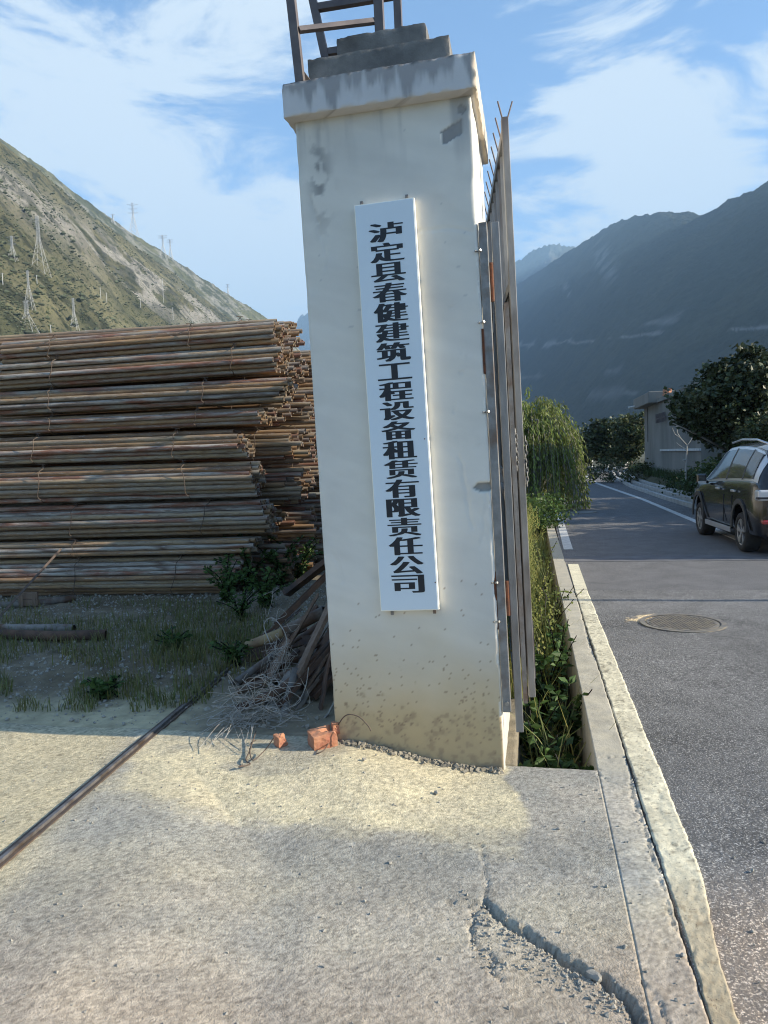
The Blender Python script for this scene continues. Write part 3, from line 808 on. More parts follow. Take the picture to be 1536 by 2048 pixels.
for k in range(9):
    c = Vector((.118 + .004 * (k % 2), .44, 1.66 - k * .024))
    ring = [c + Vector(((.006 * cos(a)) if k % 2 else 0, 0 if k % 2 else .006 * cos(a), .017 * sin(a))) for a in [i * pi / 4 for i in range(9)]]
    ch.tube(ring, .0028, 5, cap=False)
for k in range(11):
    c = Vector((.168 + .003 * sin(k), .49, 1.62 - k * .024))
    ring = [c + Vector(((.006 * cos(a)) if k % 2 else 0, 0 if k % 2 else .006 * cos(a), .017 * sin(a))) for a in [i * pi / 4 for i in range(9)]]
    ch.tube(ring, .0028, 5, cap=False)
ch.v = [tuple(PM @ Vector(v)) for v in ch.v]
tag(ch.build('chain', M_galv2), 'steel chain looped through the gate leaves at half height', 'chain')
# unseen wall added behind the gate leaves to extend their shade over the yard
wl = MB()
a = Wd(-.62, 5.2); b = Wd(-.62, 13)
wl.bar((a.x, a.y, .95), (b.x, b.y, .95), .16, 2.5)
o = wl.build('shade_wall', M_kerb2); tag(o, 'unseen grey wall added beyond the gate to shade the yard', 'wall')

# ------------------------------------------------------------------ gate track, manhole
a = G(-60, 1775, .115); b = G(485, 1297, .13); c2_ = G(600, 1215, .13)
tr = thing('gate_track', 'rusty steel gate track set in the ground from the left front to the scrap heap', 'track')
d_ = (b - a).normalized(); n_ = Vector((d_.y, -d_.x, 0))
def trk(name, off, w, h, z, mt):
    pts = []
    mb = MB(); n = 24
    for i in range(n + 1):
        p = a + (c2_ - a) * (i / n); q = p + n_ * off
        zz = float(mound(np.array(p.x), np.array(p.y))) + z
        for (dx, dz) in ((-w / 2, -.06), (-w / 2, h), (w / 2, h), (w / 2, -.06)):
            mb.v.append((q.x + n_.x * dx, q.y + n_.y * dx, zz + dz))
        if i < n:
            k = i * 4
            for j in range(3): mb.f.append((k + j, k + j + 1, k + j + 5, k + j + 4)); mb.m.append(0)
    mb.f += [(0, 1, 2, 3), (n * 4 + 3, n * 4 + 2, n * 4 + 1, n * 4)]; mb.m += [0, 0]
    mb.build(name, mt, tr)
trk('flange', -.020, .022, .010, 0, M_rail); trk('rail_head', .002, .016, .020, 0, M_railtop); trk('flange', .020, .016, .008, 0, M_rail)
mh = G(1365, 1246)
mt_ = thing('manhole_cover', 'round dark iron manhole cover in the asphalt beside the yellowed edge line', 'manhole cover', loc=(mh.x, mh.y, 0))
def disc(r0, r1, z0, z1, n=64):
    mb = MB(); v = []
    for i in range(n):
        A = 2 * pi * i / n
        v += [(cos(A) * r1, sin(A) * r1, z0), (cos(A) * r1, sin(A) * r1, z1), (cos(A) * r0, sin(A) * r0, z1)]
    f = []
    for i in range(n):
        j = (i + 1) % n
        f += [(i * 3, j * 3, j * 3 + 1, i * 3 + 1), (i * 3 + 1, j * 3 + 1, j * 3 + 2, i * 3 + 2)]
    return mb.add(v, f)
M_iron = mat('cast_iron', (.17, .16, .15), (.30, .26, .20), scale=14, rough=.7, metallic=.4, bump=.4)
disc(.0, .30, -.02, .0055).build('cover', M_iron, mt_)
disc(.315, .36, -.02, .007).build('ring_frame', M_iron, mt_)
kn = MB()
for i in range(-9, 10):
    for j in range(-9, 10):
        x, y = i * .03, j * .03
        if x * x + y * y < .075: kn.box((x - .009, y - .009, .0), (x + .009, y + .009, .0115))
kn.build('tread_pattern', M_iron, mt_)
m2 = G(1165, 1024.5)
m3 = thing('manhole_cover', 'small round manhole cover far down the road beside the white edge line', 'manhole cover', loc=(m2.x, m2.y, 0))
disc(.0, .28, -.02, .008, 32).build('cover', mat('worn_iron', (.2, .2, .2), rough=.6), m3); disc(.29, .36, -.02, .009, 32).build('ring_frame', M_iron, m3)
# ------------------------------------------------------------------ stack of scaffold pipe bundles
def rust_mat():
    M = bpy.data.materials.new('scaffold_pipe_paint_and_rust'); M.use_nodes = True
    t = M.node_tree; L = t.links.new; b = t.nodes['Principled BSDF']
    oi = N(t, 'ShaderNodeObjectInfo'); tcn = N(t, 'ShaderNodeTexCoord')
    mpn = N(t, 'ShaderNodeMapping'); mpn.inputs['Scale'].default_value = (15.0, 34, 34)
    L(tcn.outputs['Object'], mpn.inputs['Vector'])
    sc = N(t, 'ShaderNodeVectorMath', operation='SCALE'); sc.inputs[0].default_value = (37, 91, 53)
    L(oi.outputs['Random'], sc.inputs['Scale'])
    ad = N(t, 'ShaderNodeVectorMath', operation='ADD'); L(mpn.outputs[0], ad.inputs[0]); L(sc.outputs[0], ad.inputs[1])
    rp = N(t, 'ShaderNodeValToRGB'); cr_ = rp.color_ramp; cr_.interpolation = 'LINEAR'
    cols = [(0, (.24, .15, .095)), (.18, (.46, .28, .14)), (.34, (.34, .27, .20)), (.5, (.48, .35, .21)), (.64, (.40, .36, .31)), (.78, (.33, .14, .085)), (.9, (.50, .46, .40)), (1, (.20, .14, .11))]
    cols = [(p_, tuple(k * .84 for k in c_)) for p_, c_ in cols]
    cr_.elements[0].position = 0; cr_.elements[0].color = (*cols[0][1], 1); cr_.elements[1].position = 1; cr_.elements[1].color = (*cols[-1][1], 1)
    for p_, c_ in cols[1:-1]:
        e = cr_.elements.new(p_); e.color = (*c_, 1)
    n0 = N(t, 'ShaderNodeTexNoise', i_Scale=.30, i_Detail=2.0); L(ad.outputs[0], n0.inputs['Vector'])
    mm = N(t, 'ShaderNodeMath', operation='MULTIPLY_ADD'); mm.inputs[1].default_value = .9; L(n0.outputs['Fac'], mm.inputs[0])
    m2_ = N(t, 'ShaderNodeMath', operation='ADD'); L(oi.outputs['Random'], mm.inputs[2]); L(mm.outputs[0], m2_.inputs[0]); m2_.inputs[1].default_value = -.45
    m3_ = N(t, 'ShaderNodeMath', operation='PINGPONG'); m3_.inputs[1].default_value = 1.0; L(m2_.outputs[0], m3_.inputs[0])
    L(m3_.outputs[0], rp.inputs['Fac'])
    n1 = N(t, 'ShaderNodeTexNoise', i_Scale=1.6, i_Detail=7.0, i_Roughness=.7); L(ad.outputs[0], n1.inputs['Vector'])
    r1 = N(t, 'ShaderNodeMapRange'); r1.inputs['From Min'].default_value = .52; r1.inputs['From Max'].default_value = .58; r1.inputs['To Max'].default_value = .62; L(n1.outputs['Fac'], r1.inputs['Value'])
    x1 = N(t, 'ShaderNodeMix', data_type='RGBA'); L(r1.outputs[0], x1.inputs['Factor']); L(rp.outputs[0], x1.inputs['A']); x1.inputs['B'].default_value = (.15, .09, .06, 1)
    n2 = N(t, 'ShaderNodeTexNoise', i_Scale=2.6, i_Detail=6.0, i_Roughness=.75); 
    a2 = N(t, 'ShaderNodeVectorMath', operation='ADD'); a2.inputs[1].default_value = (9, 4, 2); L(ad.outputs[0], a2.inputs[0]); L(a2.outputs[0], n2.inputs['Vector'])
    r2_ = N(t, 'ShaderNodeMapRange'); r2_.inputs['From Min'].default_value = .585; r2_.inputs['From Max'].default_value = .62; r2_.inputs['To Max'].default_value = .7; L(n2.outputs['Fac'], r2_.inputs['Value'])
    x2 = N(t, 'ShaderNodeMix', data_type='RGBA'); L(r2_.outputs[0], x2.inputs['Factor']); L(x1.outputs['Result'], x2.inputs['A']); x2.inputs['B'].default_value = (.50, .46, .40, 1)
    L(x2.outputs['Result'], b.inputs['Base Color'])
    b.inputs['Roughness'].default_value = .75; b.inputs['Metallic'].default_value = .15
    bp = N(t, 'ShaderNodeBump', i_Strength=.5, i_Distance=.004); L(n1.outputs['Fac'], bp.inputs['Height']); L(bp.outputs[0], b.inputs['Normal'])
    return M
M_pipe = rust_mat()
def pipe_mesh(r=.0278, seg=12, wall=.0045):
    me = MB(); v = []; f = []
    for i in range(seg):
        A = 2 * pi * i / seg; c, s = cos(A), sin(A)
        v += [(-1, c * r, s * r), (0, c * r, s * r), (0, c * (r - wall), s * (r - wall)), (-1, c * (r - wall), s * (r - wall))]
    for i in range(seg):
        j = (i + 1) % seg
        for k in range(4):
            k2 = (k + 1) % 4
            f.append((i * 4 + k, j * 4 + k, j * 4 + k2, i * 4 + k2))
    bm = bpy.data.meshes.new('steel_pipe'); bm.from_pydata(v, [], [q[::-1] for q in f]); bm.materials.append(M_pipe)
    bm.polygons.foreach_set('use_smooth', [True] * len(bm.polygons)); bm.update()
    try: bm.set_sharp_from_angle(angle=radians(40))
    except Exception: pass
    return bm
PIPE = [pipe_mesh(), pipe_mesh(.0287), pipe_mesh(.0268)]
PILE0 = G(445, 1192, .11)
PA = radians(6.5); PLN = Vector((cos(PA), -sin(PA), 0)); PLD = Vector((sin(PA), cos(PA), 0))
def pile_pt(px, py, v=0.0):
    """point on the pile's front plane (v metres behind it)"""
    d = ray(px, py); o_ = PILE0 + PLD * v
    return EYE + d * ((o_ - EYE).dot(PLD) / d.dot(PLD))
pr = random.Random(11)
def bundle(label, xr, z0, z1, v0, depth, L, tilt=0.0, yaw=0.0, jit=.05, ties=((.16, .0), (.66, .0)), slant=0.0, group='wired bundles in the stack of scaffold pipes'):
    """xr: right end along PLN from PILE0; z0..z1 bottom and top; v0 front; depth"""
    org = PILE0 + PLN * xr + PLD * v0; org.z = 0
    Mx = Matrix((PLN, PLD, Vector((0, 0, 1)))).transposed().to_4x4(); Mx.translation = (org.x, org.y, z0)
    Mx = Mx @ Matrix.Rotation(yaw, 4, 'Z') @ Matrix.Rotation(-tilt, 4, 'Y')
    th = thing('pipe_bundle', label, 'pipe bundle', group=group, mtx=Mx)
    z0 += .006; z1 -= .022; H = z1 - z0; rp = .0285; py_ = rp * 2.04; rows = max(3, int(round((H - .05) / (rp * 1.80))) + 1)
    pz = (H - 2 * rp) / (rows - 1)
    cy, cz = depth / 2, H / 2
    cnt = 0
    for r in range(rows):
        zz = rp + r * pz
        q = abs(zz - cz) / (H / 2)
        hw = (depth / 2) * (1 - max(0, q) ** 2.2 * .68)
        n = max(2, int(hw * 2 / py_))
        for k in range(n):
            yy = cy + (k - (n - 1) / 2 + (.25 if r % 2 else -.25)) * py_
            if cnt >= 98: break
            cnt += 1
            o = bpy.data.objects.new('steel_pipe', pr.choice(PIPE)); link(o, th)
            off = pr.gauss(0, jit) + slant * (zz - cz)
            o.location = (off, yy + pr.gauss(0, .003), zz + pr.gauss(0, .0025))
            o.rotation_euler = (pr.random() * 6.28, pr.gauss(0, .0022), pr.gauss(0, .0022))
            o.scale = (L + pr.gauss(0, .03), 1, 1)
    for (fx, lean) in ties:
        mb = MB(); pts = []
        for i in range(33):
            A = 2 * pi * i / 32
            c, s = cos(A), sin(A)
            e = .55
            yy = cy + (abs(c) ** e) * (1 if c > 0 else -1) * (depth / 2 + .004); zz = cz + (abs(s) ** e) * (1 if s > 0 else -1) * (H / 2 + .005)
            pts.append((-L * (1 - fx) + lean * (zz - cz) + .012 * sin(i * 1.3), yy, zz))
        mb.tube(pts, .0045, 6, cap=False)
        tx, ty, tz = -L * (1 - fx) + lean * H / 2, depth * .15, H + .004
        mb.tube([(tx - .02, ty, tz - .01), (tx + .01, ty, tz + .03), (tx + .04, ty - .01, tz + .02)], .004, 5)
        mb.tube([(tx + .02, ty, tz - .01), (tx - .01, ty + .01, tz + .03), (tx - .05, ty - .01, tz + .035)], .004, 5)
        mb.build('tie_wire', M_tie, th)
    return th
def xr_of(px, py): p = pile_pt(px, py) - PILE0; return p.dot(PLN)
def z_of(px, py): return pile_pt(px, py).z
# front row, top to bottom: (right px, y top, y bottom at mid bundle, tilt, slant, length, label)
fr_rows = [
    (548, 652, 702, 1.2, .25, 3.10, .00, 'topmost wired bundle of the pipe stack, orange and grey pipes against the hillside'),
    (553, 696, 757, .9, .15, 3.22, -.02, 'second wired bundle from the top of the pipe stack, sloping down to the left'),
    (566, 760, 813, .3, .10, 3.35, -.03, 'third bundle from the top in the pipe stack, pale grey pipes sticking out farthest right'),
    (518, 817, 857, .0, -.4, 3.4, .02, 'fourth bundle from the top of the pipe stack, thin and orange brown'),
    (478, 860, 922, -.2, -.35, 3.5, -.01, 'fifth bundle from the top of the pipe stack, ends set back farthest left in sunlight'),
    (503, 924, 1001, -.3, -.05, 3.7, -.04, 'sixth bundle from the top of the pipe stack, with red and white painted pipes'),
    (527, 1003, 1076, .0, -.1, 3.8, .02, 'seventh bundle from the top of the pipe stack, dark brown, just in the shade line'),
    (500, 1078, 1112, .0, .2, 3.7, .00, 'eighth thin bundle from the top of the pipe stack, loose grey pipes with wire scraps'),
    (462, 1113, 1191, .0, .55, 3.6, .00, 'lowest bundle of the pipe stack, resting on the ground behind the weeds')]
zb = []
for i, (px, y0, y1, tl, sl_, L_, v_, lab) in enumerate(fr_rows):
    xm = (px + 0) * .55
    z1_, z0_ = z_of(xm, y0), z_of(xm, y1)
    if i == 8: z0_ = .10
    xr = xr_of(px, (y0 + y1) / 2)
    t_ = radians(tl)
    # heights were read mid-bundle; the frame's origin is the right end
    dz = tan(t_) * (xr_of(px, y0) - xr_of(xm, y0))
    bundle(lab, xr, z0_ + dz, z1_ + dz, v_, [.46, .56, .52, .40, .46, .56, .54, .40, .56][i], L_, tilt=t_, slant=sl_, jit=.035,
           ties=[((.19, .25), (.70, .1)), ((.22, .25), (.85, .1)), ((.22, .05), (.74, .1)), ((.30, .1), (.79, .15)), ((.33, .2), (.79, .15)), ((.35, .1), (.80, -.15)), ((.42, .15), (.82, .25)), ((.45, .1),), ((.50, .1), (.82, .25))][i])
    zb.append((z0_, z1_))
# rows behind: (v, right px, z0, z1)
ordn = ['lowest', 'second from the bottom', 'third from the bottom', 'fourth from the bottom', 'fifth from the bottom', 'sixth from the bottom', 'topmost', 'upper']
for row, (v_, spans, nm_) in enumerate([
        (.60, [(560, .12, .60), (520, .62, 1.02), (575, 1.04, 1.50), (588, 1.52, 1.95), (545, 1.97, 2.4), (578, 2.42, 2.82), (566, 2.84, 3.22)], 'in the row behind the front one'),
        (1.22, [(600, .12, .52), (605, .54, 1.0), (596, 1.02, 1.5), (600, 1.52, 1.98), (612, 2.0, 2.45), (590, 2.47, 2.95), (578, 2.97, 3.30)], 'in the third row of the stack'),
        (1.95, [(655, .12, .62), (665, .64, 1.1), (652, 1.12, 1.6), (660, 1.62, 2.1), (645, 2.12, 2.6), (640, 2.62, 3.05)], 'in the rear row by the pillar')]):
    for k, (px, a_, b_) in enumerate(spans):
        o_ = pile_pt(px, 900, v_) - (PILE0 + PLD * v_)
        last = k == len(spans) - 1
        bundle('rusty pipe bundle, ' + ('topmost' if last else ordn[k]) + ', ' + nm_, o_.dot(PLN), a_, b_, v_ + .0, .56, 4.7, tilt=radians(pr.uniform(-.3, .6)), slant=pr.uniform(-.3, .3), jit=.07, ties=((.9, .1),))
# loose pipes on the ground at the left
def loose(name, label, pts, r, mt, cat, n=14, inner=True, group=None):
    mb = MB(); pts = [Vector(p) for p in pts]; mb.tube(pts, r, n, cap=not inner)
    if inner:
        mb.tube(pts, r * .82, n, cap=False); m = len(mb.v) // 2; q = len(pts)
        for e in (0, (q - 1) * n):
            for k in range(n):
                mb.f.append((e + k, e + (k + 1) % n, m + e + (k + 1) % n, m + e + k)); mb.m.append(0)
    o = mb.build(name, mt, smooth=True); return tag(o, label, cat, group)
def GZ(px, py, dz=0.0, base=.11): 
    p = G(px, py, base + dz); return p
loose('loose_pipe', 'pale loose pipe lying in the grass, upper of the two at the left edge', [GZ(-60, 1256, .06), GZ(60, 1257, .04), GZ(148, 1257, .04)], .040, M_scrapg, 'pipe')
loose('loose_pipe', 'longer loose pipe with an open end lying lowest at the left edge', [GZ(-60, 1266, .03), GZ(110, 1272, .05), GZ(212, 1269, .045)], .042, M_scrapr, 'pipe')
loose('loose_pipe', 'short grey pipe on the ground behind the small marker board', [GZ(-30, 1212, .03), GZ(60, 1208, .03), GZ(152, 1196, .04)], .036, M_scrapg, 'pipe')
bp_ = GZ(58, 1215)
bd = thing('marker_board', 'small brown wooden board standing in front of the lowest pipes at the left', 'board', loc=bp_)
MB().box((-.10, -.015, .02), (.10, .015, .085)).box((-.10, -.012, .09), (.10, .018, .16)).build('board', M_plank, bd)
MB().box((-.08, -.02, -.05), (-.05, -.016, .14)).build('leg', M_plank, bd); MB().box((.05, -.02, -.05), (.08, -.016, .14)).build('leg', M_plank, bd)
mb = MB(); mb.bar(P(122, 1098, 7.85), G(0, 1232, .15), .022, .006, up=(0, 1, 0)); mb.build('x', M_tie)
o = COL.objects[-1]; o.name = 'steel_strap'; tag(o, 'dark flat steel strap leaning diagonally against the lower pipe bundles', 'strap')

# ------------------------------------------------------------------ scrap heap beside the pillar
GRP = 'mixed rusty steel and timber offcuts in the scrap heap'
def plank(label, a, b, w, h, mt, name='plank', cat='plank', group=None, roll=0.0):
    mb = MB(); a = Vector(a); b = Vector(b); L_ = (b - a).length; n = 8
    d = (b - a).normalized(); x = d.cross(Vector((0, 0, 1))).normalized(); y = x.cross(d)
    x2 = x * cos(roll) + y * sin(roll); y2 = y * cos(roll) - x * sin(roll)
    rr = random.Random(int(a.x * 1000))
    for i in range(n + 1):
        p = a + d * (L_ * i / n) + y2 * rr.gauss(0, .003)
        ww = w * (1 + rr.gauss(0, .02))
        for sx, sy in ((-1, -1), (1, -1), (1, 1), (-1, 1)): mb.v.append(tuple(p + x2 * sx * ww / 2 + y2 * sy * h / 2 + (d * rr.gauss(0, .01) if i in (0, n) else d * 0)))
        if i < n:
            for k in range(4): mb.f.append((i * 4 + k, i * 4 + (k + 1) % 4, i * 4 + 4 + (k + 1) % 4, i * 4 + 4 + k)); mb.m.append(0)
    mb.f += [(3, 2, 1, 0), tuple(n * 4 + k for k in range(4))]; mb.m += [0, 0]
    o = mb.build(name, mt, bevel=.002); return tag(o, label, cat, group)
def chan(label, a, b, w, mt, group=None, roll=0.0, t=.005):
    """open U channel"""
    a = Vector(a); b = Vector(b); d = (b - a).normalized(); x = d.cross(Vector((0, 0, 1))).normalized(); y = x.cross(d)
    x2 = x * cos(roll) + y * sin(roll); y2 = y * cos(roll) - x * sin(roll)
    mb = MB(); prof = [(-w / 2, w * .5), (-w / 2, 0), (w / 2, 0), (w / 2, w * .5), (w / 2 - t, w * .5), (w / 2 - t, t), (-w / 2 + t, t), (-w / 2 + t, w * .5)]
    for p in (a, b):
        for (u, v) in prof: mb.v.append(tuple(p + x2 * u + y2 * v))
    for k in range(8): mb.f.append((k, (k + 1) % 8, 8 + (k + 1) % 8, 8 + k)); mb.m.append(0)
    mb.f += [(7, 6, 5, 4, 3, 2, 1, 0), tuple(range(8, 16))]; mb.m += [0, 0]
    o = mb.build('steel_channel', mt); return tag(o, label, 'steel channel', group)
plank('widest light brown plank leaning up against the pillar side over the scrap heap', P(594, 1352, 4.35), P(668, 1195, 4.75), .070, .026, M_plank, roll=.5)
plank('dark reddish board standing steeply next to the pillar edge in the scrap heap', P(636, 1445, 4.15), P(676, 1225, 4.45), .062, .014, M_scrapr, roll=.9)
loose('ochre_pipe', 'yellow ochre pipe end poking out left from the scrap heap over the track', [P(495, 1292, 5.25), P(530, 1279, 5.2), P(567, 1264, 5.15)], .036, M_yelpipe, 'pipe', inner=False)
loose('scrap_pipe', 'grey pipe continuing the yellow ochre one up the scrap heap', [P(560, 1268, 5.2), P(600, 1248, 5.1), P(650, 1222, 5.05)], .041, M_scrapg, 'pipe')
loose('scrap_pipe', 'light grey pipe standing on the slab in the middle of the scrap heap front', [P(562, 1462, 4.02), P(574, 1405, 4.2), P(592, 1340, 4.4)], .026, M_scrapg, 'pipe')
loose('scrap_pipe', 'grey pipe lying flat on the slab along the front of the scrap heap', [P(462, 1447, 4.10), P(505, 1457, 4.05), P(548, 1467, 3.98)], .024, M_scrapg, 'pipe')
plank('grey rough plank leaning left of the standing pipe in the scrap heap', P(540, 1405, 4.3), P(582, 1345, 4.55), .065, .02, M_scrapg, roll=.3)
plank('long grey brown plank crossing behind the standing pipe in the scrap heap', P(574, 1448, 4.15), P(650, 1335, 4.5), .062, .022, M_scrapg, roll=.6)
chan('rusty steel channel sticking out at the top left of the scrap heap', P(574, 1192, 6.0), P(664, 1122, 5.9), .085, M_scrapr, roll=.4)
chan('dark steel channel crossing the upper part of the scrap heap', P(553, 1256, 5.5), P(664, 1146, 5.4), .070, M_scrapr, roll=-.3)
plank('pale thin stick leaning in the dark gap beside the pillar foot', P(640, 1452, 4.0), P(680, 1386, 4.15), .026, .01, M_stone, name='stick', cat='stick', roll=1.0)
plank('short pale board lying out to the left of the scrap heap', P(462, 1366, 4.75), P(528, 1350, 4.8), .055, .02, M_scrapg, roll=.2)
hr = random.Random(21)
for k in range(46):
    u = hr.random()
    # footprint: from the slab front at left to the pillar side, rising towards the pillar and away
    x0_ = hr.uniform(470, 640); y0_ = hr.uniform(1300, 1455) - (x0_ - 470) * .05
    Y0 = 4.05 + (1455 - y0_) / 155 * 1.3 + hr.uniform(0, .2)
    a = P(x0_, y0_, Y0); a.z = max(a.z, .13)
    ang = radians(hr.uniform(28, 66)); Lq = hr.uniform(.35, .95)
    b = a + Vector((cos(ang) * Lq * .75, sin(ang) * .45 * Lq, sin(ang) * Lq * .62 * (1 if x0_ > 520 else .35)))
    q = PM.inverted() @ b
    if q.x > -PW - .05: b.x -= (q.x + PW + .05)
    q2 = PM.inverted() @ a
    if q2.x > -PW - .05: a.x -= (q2.x + PW + .05)
    if (b - a).length < .15: continue
    mt = hr.choice([M_scrapr, M_scrapr, M_scrapg, M_plank, M_scrapr])
    kind_ = hr.choice(['p', 'p', 'c', 't'])
    if kind_ == 'p': plank('rusty or weathered offcut piled in the scrap heap beside the pillar', a, b, hr.uniform(.03, .07), hr.uniform(.008, .025), mt, name='offcut', cat='offcut', group=GRP, roll=hr.uniform(-1, 1))
    elif kind_ == 'c': tag(chan('', a, b, hr.uniform(.04, .07), M_scrapr, roll=hr.uniform(-1, 1)), 'rusty or weathered offcut piled in the scrap heap beside the pillar', 'offcut', GRP)
    else: loose('offcut', 'rusty or weathered offcut piled in the scrap heap beside the pillar', [a, (a + b) / 2, b], hr.uniform(.015, .028), mt, 'offcut', group=GRP)
# tangled wire
def spline(cps, n=12):
    out = []
    P_ = [cps[0]] + cps + [cps[-1]]
    for i in range(1, len(P_) - 2):
        p0, p1, p2, p3 = P_[i - 1:i + 3]
        for k in range(n):
            t = k / n
            out.append(.5 * ((2 * p1) + (p2 - p0) * t + (2 * p0 - 5 * p1 + 4 * p2 - p3) * t * t + (3 * p1 - p0 - 3 * p2 + p3) * t ** 3))
    out.append(cps[-1]); return out
def wire(label, cps, r=.0016, mt=M_wire):
    return spline([Vector(c) for c in cps]), r
wr = random.Random(5)
wm = MB()
def addw(cps, r=.0019): r *= 1.15; wm.tube(spline([Vector(c) for c in cps]), r, 5)
addw([P(485, 1390, 4.15), P(505, 1405, 4.1), P(540, 1395, 4.05), P(560, 1430, 4.0), P(555, 1465, 3.95)], .0024)
addw([P(470, 1405, 4.1), P(440, 1425, 4.0), P(417, 1440, 3.95), P(420, 1450, 3.9), P(470, 1425, 3.95), P(540, 1400, 4.0)], .0024)
addw([P(416, 1505, 3.80), P(450, 1470, 3.9), P(500, 1430, 4.0), P(550, 1415, 4.0), P(565, 1440, 3.98)], .0022)
addw([P(540, 1285, 4.6), P(528, 1250, 4.7), P(545, 1236, 4.7), P(568, 1262, 4.65), P(572, 1290, 4.6), P(550, 1310, 4.55)], .0028)
addw([P(548, 1290, 4.6), P(556, 1330, 4.5), P(540, 1370, 4.4), P(548, 1400, 4.3)], .002)
addw([P(617, 1335, 4.2), P(612, 1370, 4.15), P(598, 1400, 4.1), P(575, 1415, 4.05), P(560, 1405, 4.0)], .0024)
for k in range(46):
    cx_, cy_ = wr.gauss(515, 30), wr.gauss(1415, 24); Y_ = 4.0 + wr.gauss(0, .06)
    c = []
    for j in range(5):
        c.append(P(cx_ + wr.gauss(0, 28), cy_ + wr.gauss(0, 20), Y_ + wr.gauss(0, .05)))
    for q in c: q.z = max(q.z, .125)
    addw(c, .0013)
for k in range(40):
    cx_, cy_ = wr.gauss(556, 16), wr.gauss(1325, 34); Y_ = 4.45 + wr.gauss(0, .06)
    addw([P(cx_ + wr.gauss(0, 15), cy_ + wr.gauss(0, 20), Y_ + wr.gauss(0, .05)) for j in range(4)], .0011)
for k in range(16):
    p0 = P(wr.gauss(500, 25), wr.gauss(1425, 14), 4.0)
    q = G(wr.uniform(395, 500), wr.uniform(1462, 1505), .125)
    addw([p0, (p0 + q) / 2 + Vector((0, 0, .04)), q], .0012)
tag(wm.build('tangled_wire', M_wire, smooth=True), 'tangle of thin grey wire loops spilling off the scrap heap onto the slab', 'wire', kind='stuff')
wm = MB()
addw([G(512, 1462, .14), G(500, 1500, .12), G(492, 1520, .12), G(500, 1528, .12), G(478, 1534, .12), G(486, 1530, .12)], .003)
addw([G(548, 1475, .2), G(530, 1500, .13), G(505, 1520, .12), G(500, 1490, .12), G(512, 1480, .125)], .0026)
tag(wm.build('bent_wire', M_tie, smooth=True), 'dark bent wire curling onto the sunlit slab below the small brick piece', 'wire')
wm = MB()
addw([G(632, 1508, .115), G(650, 1498, .13), P(668, 1465, 3.72), P(690, 1432, 3.62), P(715, 1432, 3.6), P(735, 1450, 3.58), P(742, 1462, 3.58)], .0028)
tag(wm.build('bent_wire', M_tie, smooth=True), 'thin dark wire arching over the pillar corner above the large brick piece', 'wire')
# bricks
def brick(label, c, sx, sy, sz, rz, seed):
    bm = bmesh.new(); bmesh.ops.create_cube(bm, size=1); bmesh.ops.subdivide_edges(bm, edges=bm.edges, cuts=5, use_grid_fill=True)
    r = random.Random(seed)
    for v in bm.verts:
        x, y, z = v.co
        cut = max(0, (x + .6 * z + .3 * sin(y * 7 + seed)) - .45)
        v.co.x = x * sx - cut * sx * .6; v.co.z = z * sz - cut * sz * .5; v.co.y = y * sy
        n = .0012; v.co += Vector((r.gauss(0, n), r.gauss(0, n), r.gauss(0, n * .8)))
    me = bpy.data.meshes.new('broken_brick'); bm.to_mesh(me); bm.free(); me.materials.append(M_brick)
    o = link(bpy.data.objects.new('broken_brick', me)); o.location = c; o.rotation_euler = (.1, -.08, rz)
    return tag(o, label, 'brick')
p = G(640, 1497, .115); brick('larger broken orange brick lying against the pillar foot', (p.x + .01, p.y + .05, .15), .125, .09, .078, .45, 1)
p = G(560, 1493, .115); brick('small orange brick fragment on the slab at the end of the flat pipe', (p.x, p.y + .025, .14), .052, .05, .058, .7, 4)
p = G(676, 1480, .115); brick('tiny brick splinter tucked at the pillar corner', (p.x - .01, p.y, .18), .035, .03, .06, .4, 6)

# ------------------------------------------------------------------ stones
def stone(label, px, py, s, seed, group=None, z=None):
    p = G(px, py, .0); zz = float(hfun(np.array([p.x]), np.array([p.y]))[0]) if z is None else z
    p = G(px, py, zz)
    bm = bmesh.new(); bmesh.ops.create_icosphere(bm, subdivisions=2, radius=1)
    r = random.Random(seed); q = [Vector((r.gauss(0, 1), r.gauss(0, 1), r.gauss(0, 1))).normalized() for _ in range(9)]
    for v in bm.verts:
        for n_ in q:
            e = v.co.dot(n_) - .62
            if e > 0: v.co -= n_ * e
        v.co = Vector((v.co.x * s, v.co.y * s * .8, v.co.z * s * .65))
    me = bpy.data.meshes.new('stone'); bm.to_mesh(me); bm.free(); me.materials.append(M_stone)
    o = link(bpy.data.objects.new('stone', me)); o.location = (p.x, p.y, zz + s * .35); o.rotation_euler = (0, 0, r.random() * 6)
    return tag(o, label, 'stone', group)
stone('largest pale stone sitting in the wide crack of the apron', 1188, 1958, .026, 1)
stone('small dark stone on the yellow dust in front of the pillar', 873, 1588, .016, 2)
stone('pebble on the dust nearer the pillar foot, left of its middle', 728, 1521, .015, 3)
stone('pebble on the apron just right of the longest thin crack line', 1116, 1659, .010, 4)
stone('lone pebble halfway along the apron centre', 780, 1727, .010, 5)
stone('pebble beside the crack near the bottom right of the apron', 1366, 1912, .012, 6)
stone('pebble in the corner where the apron meets the ditch', 1250, 1895, .011, 7)
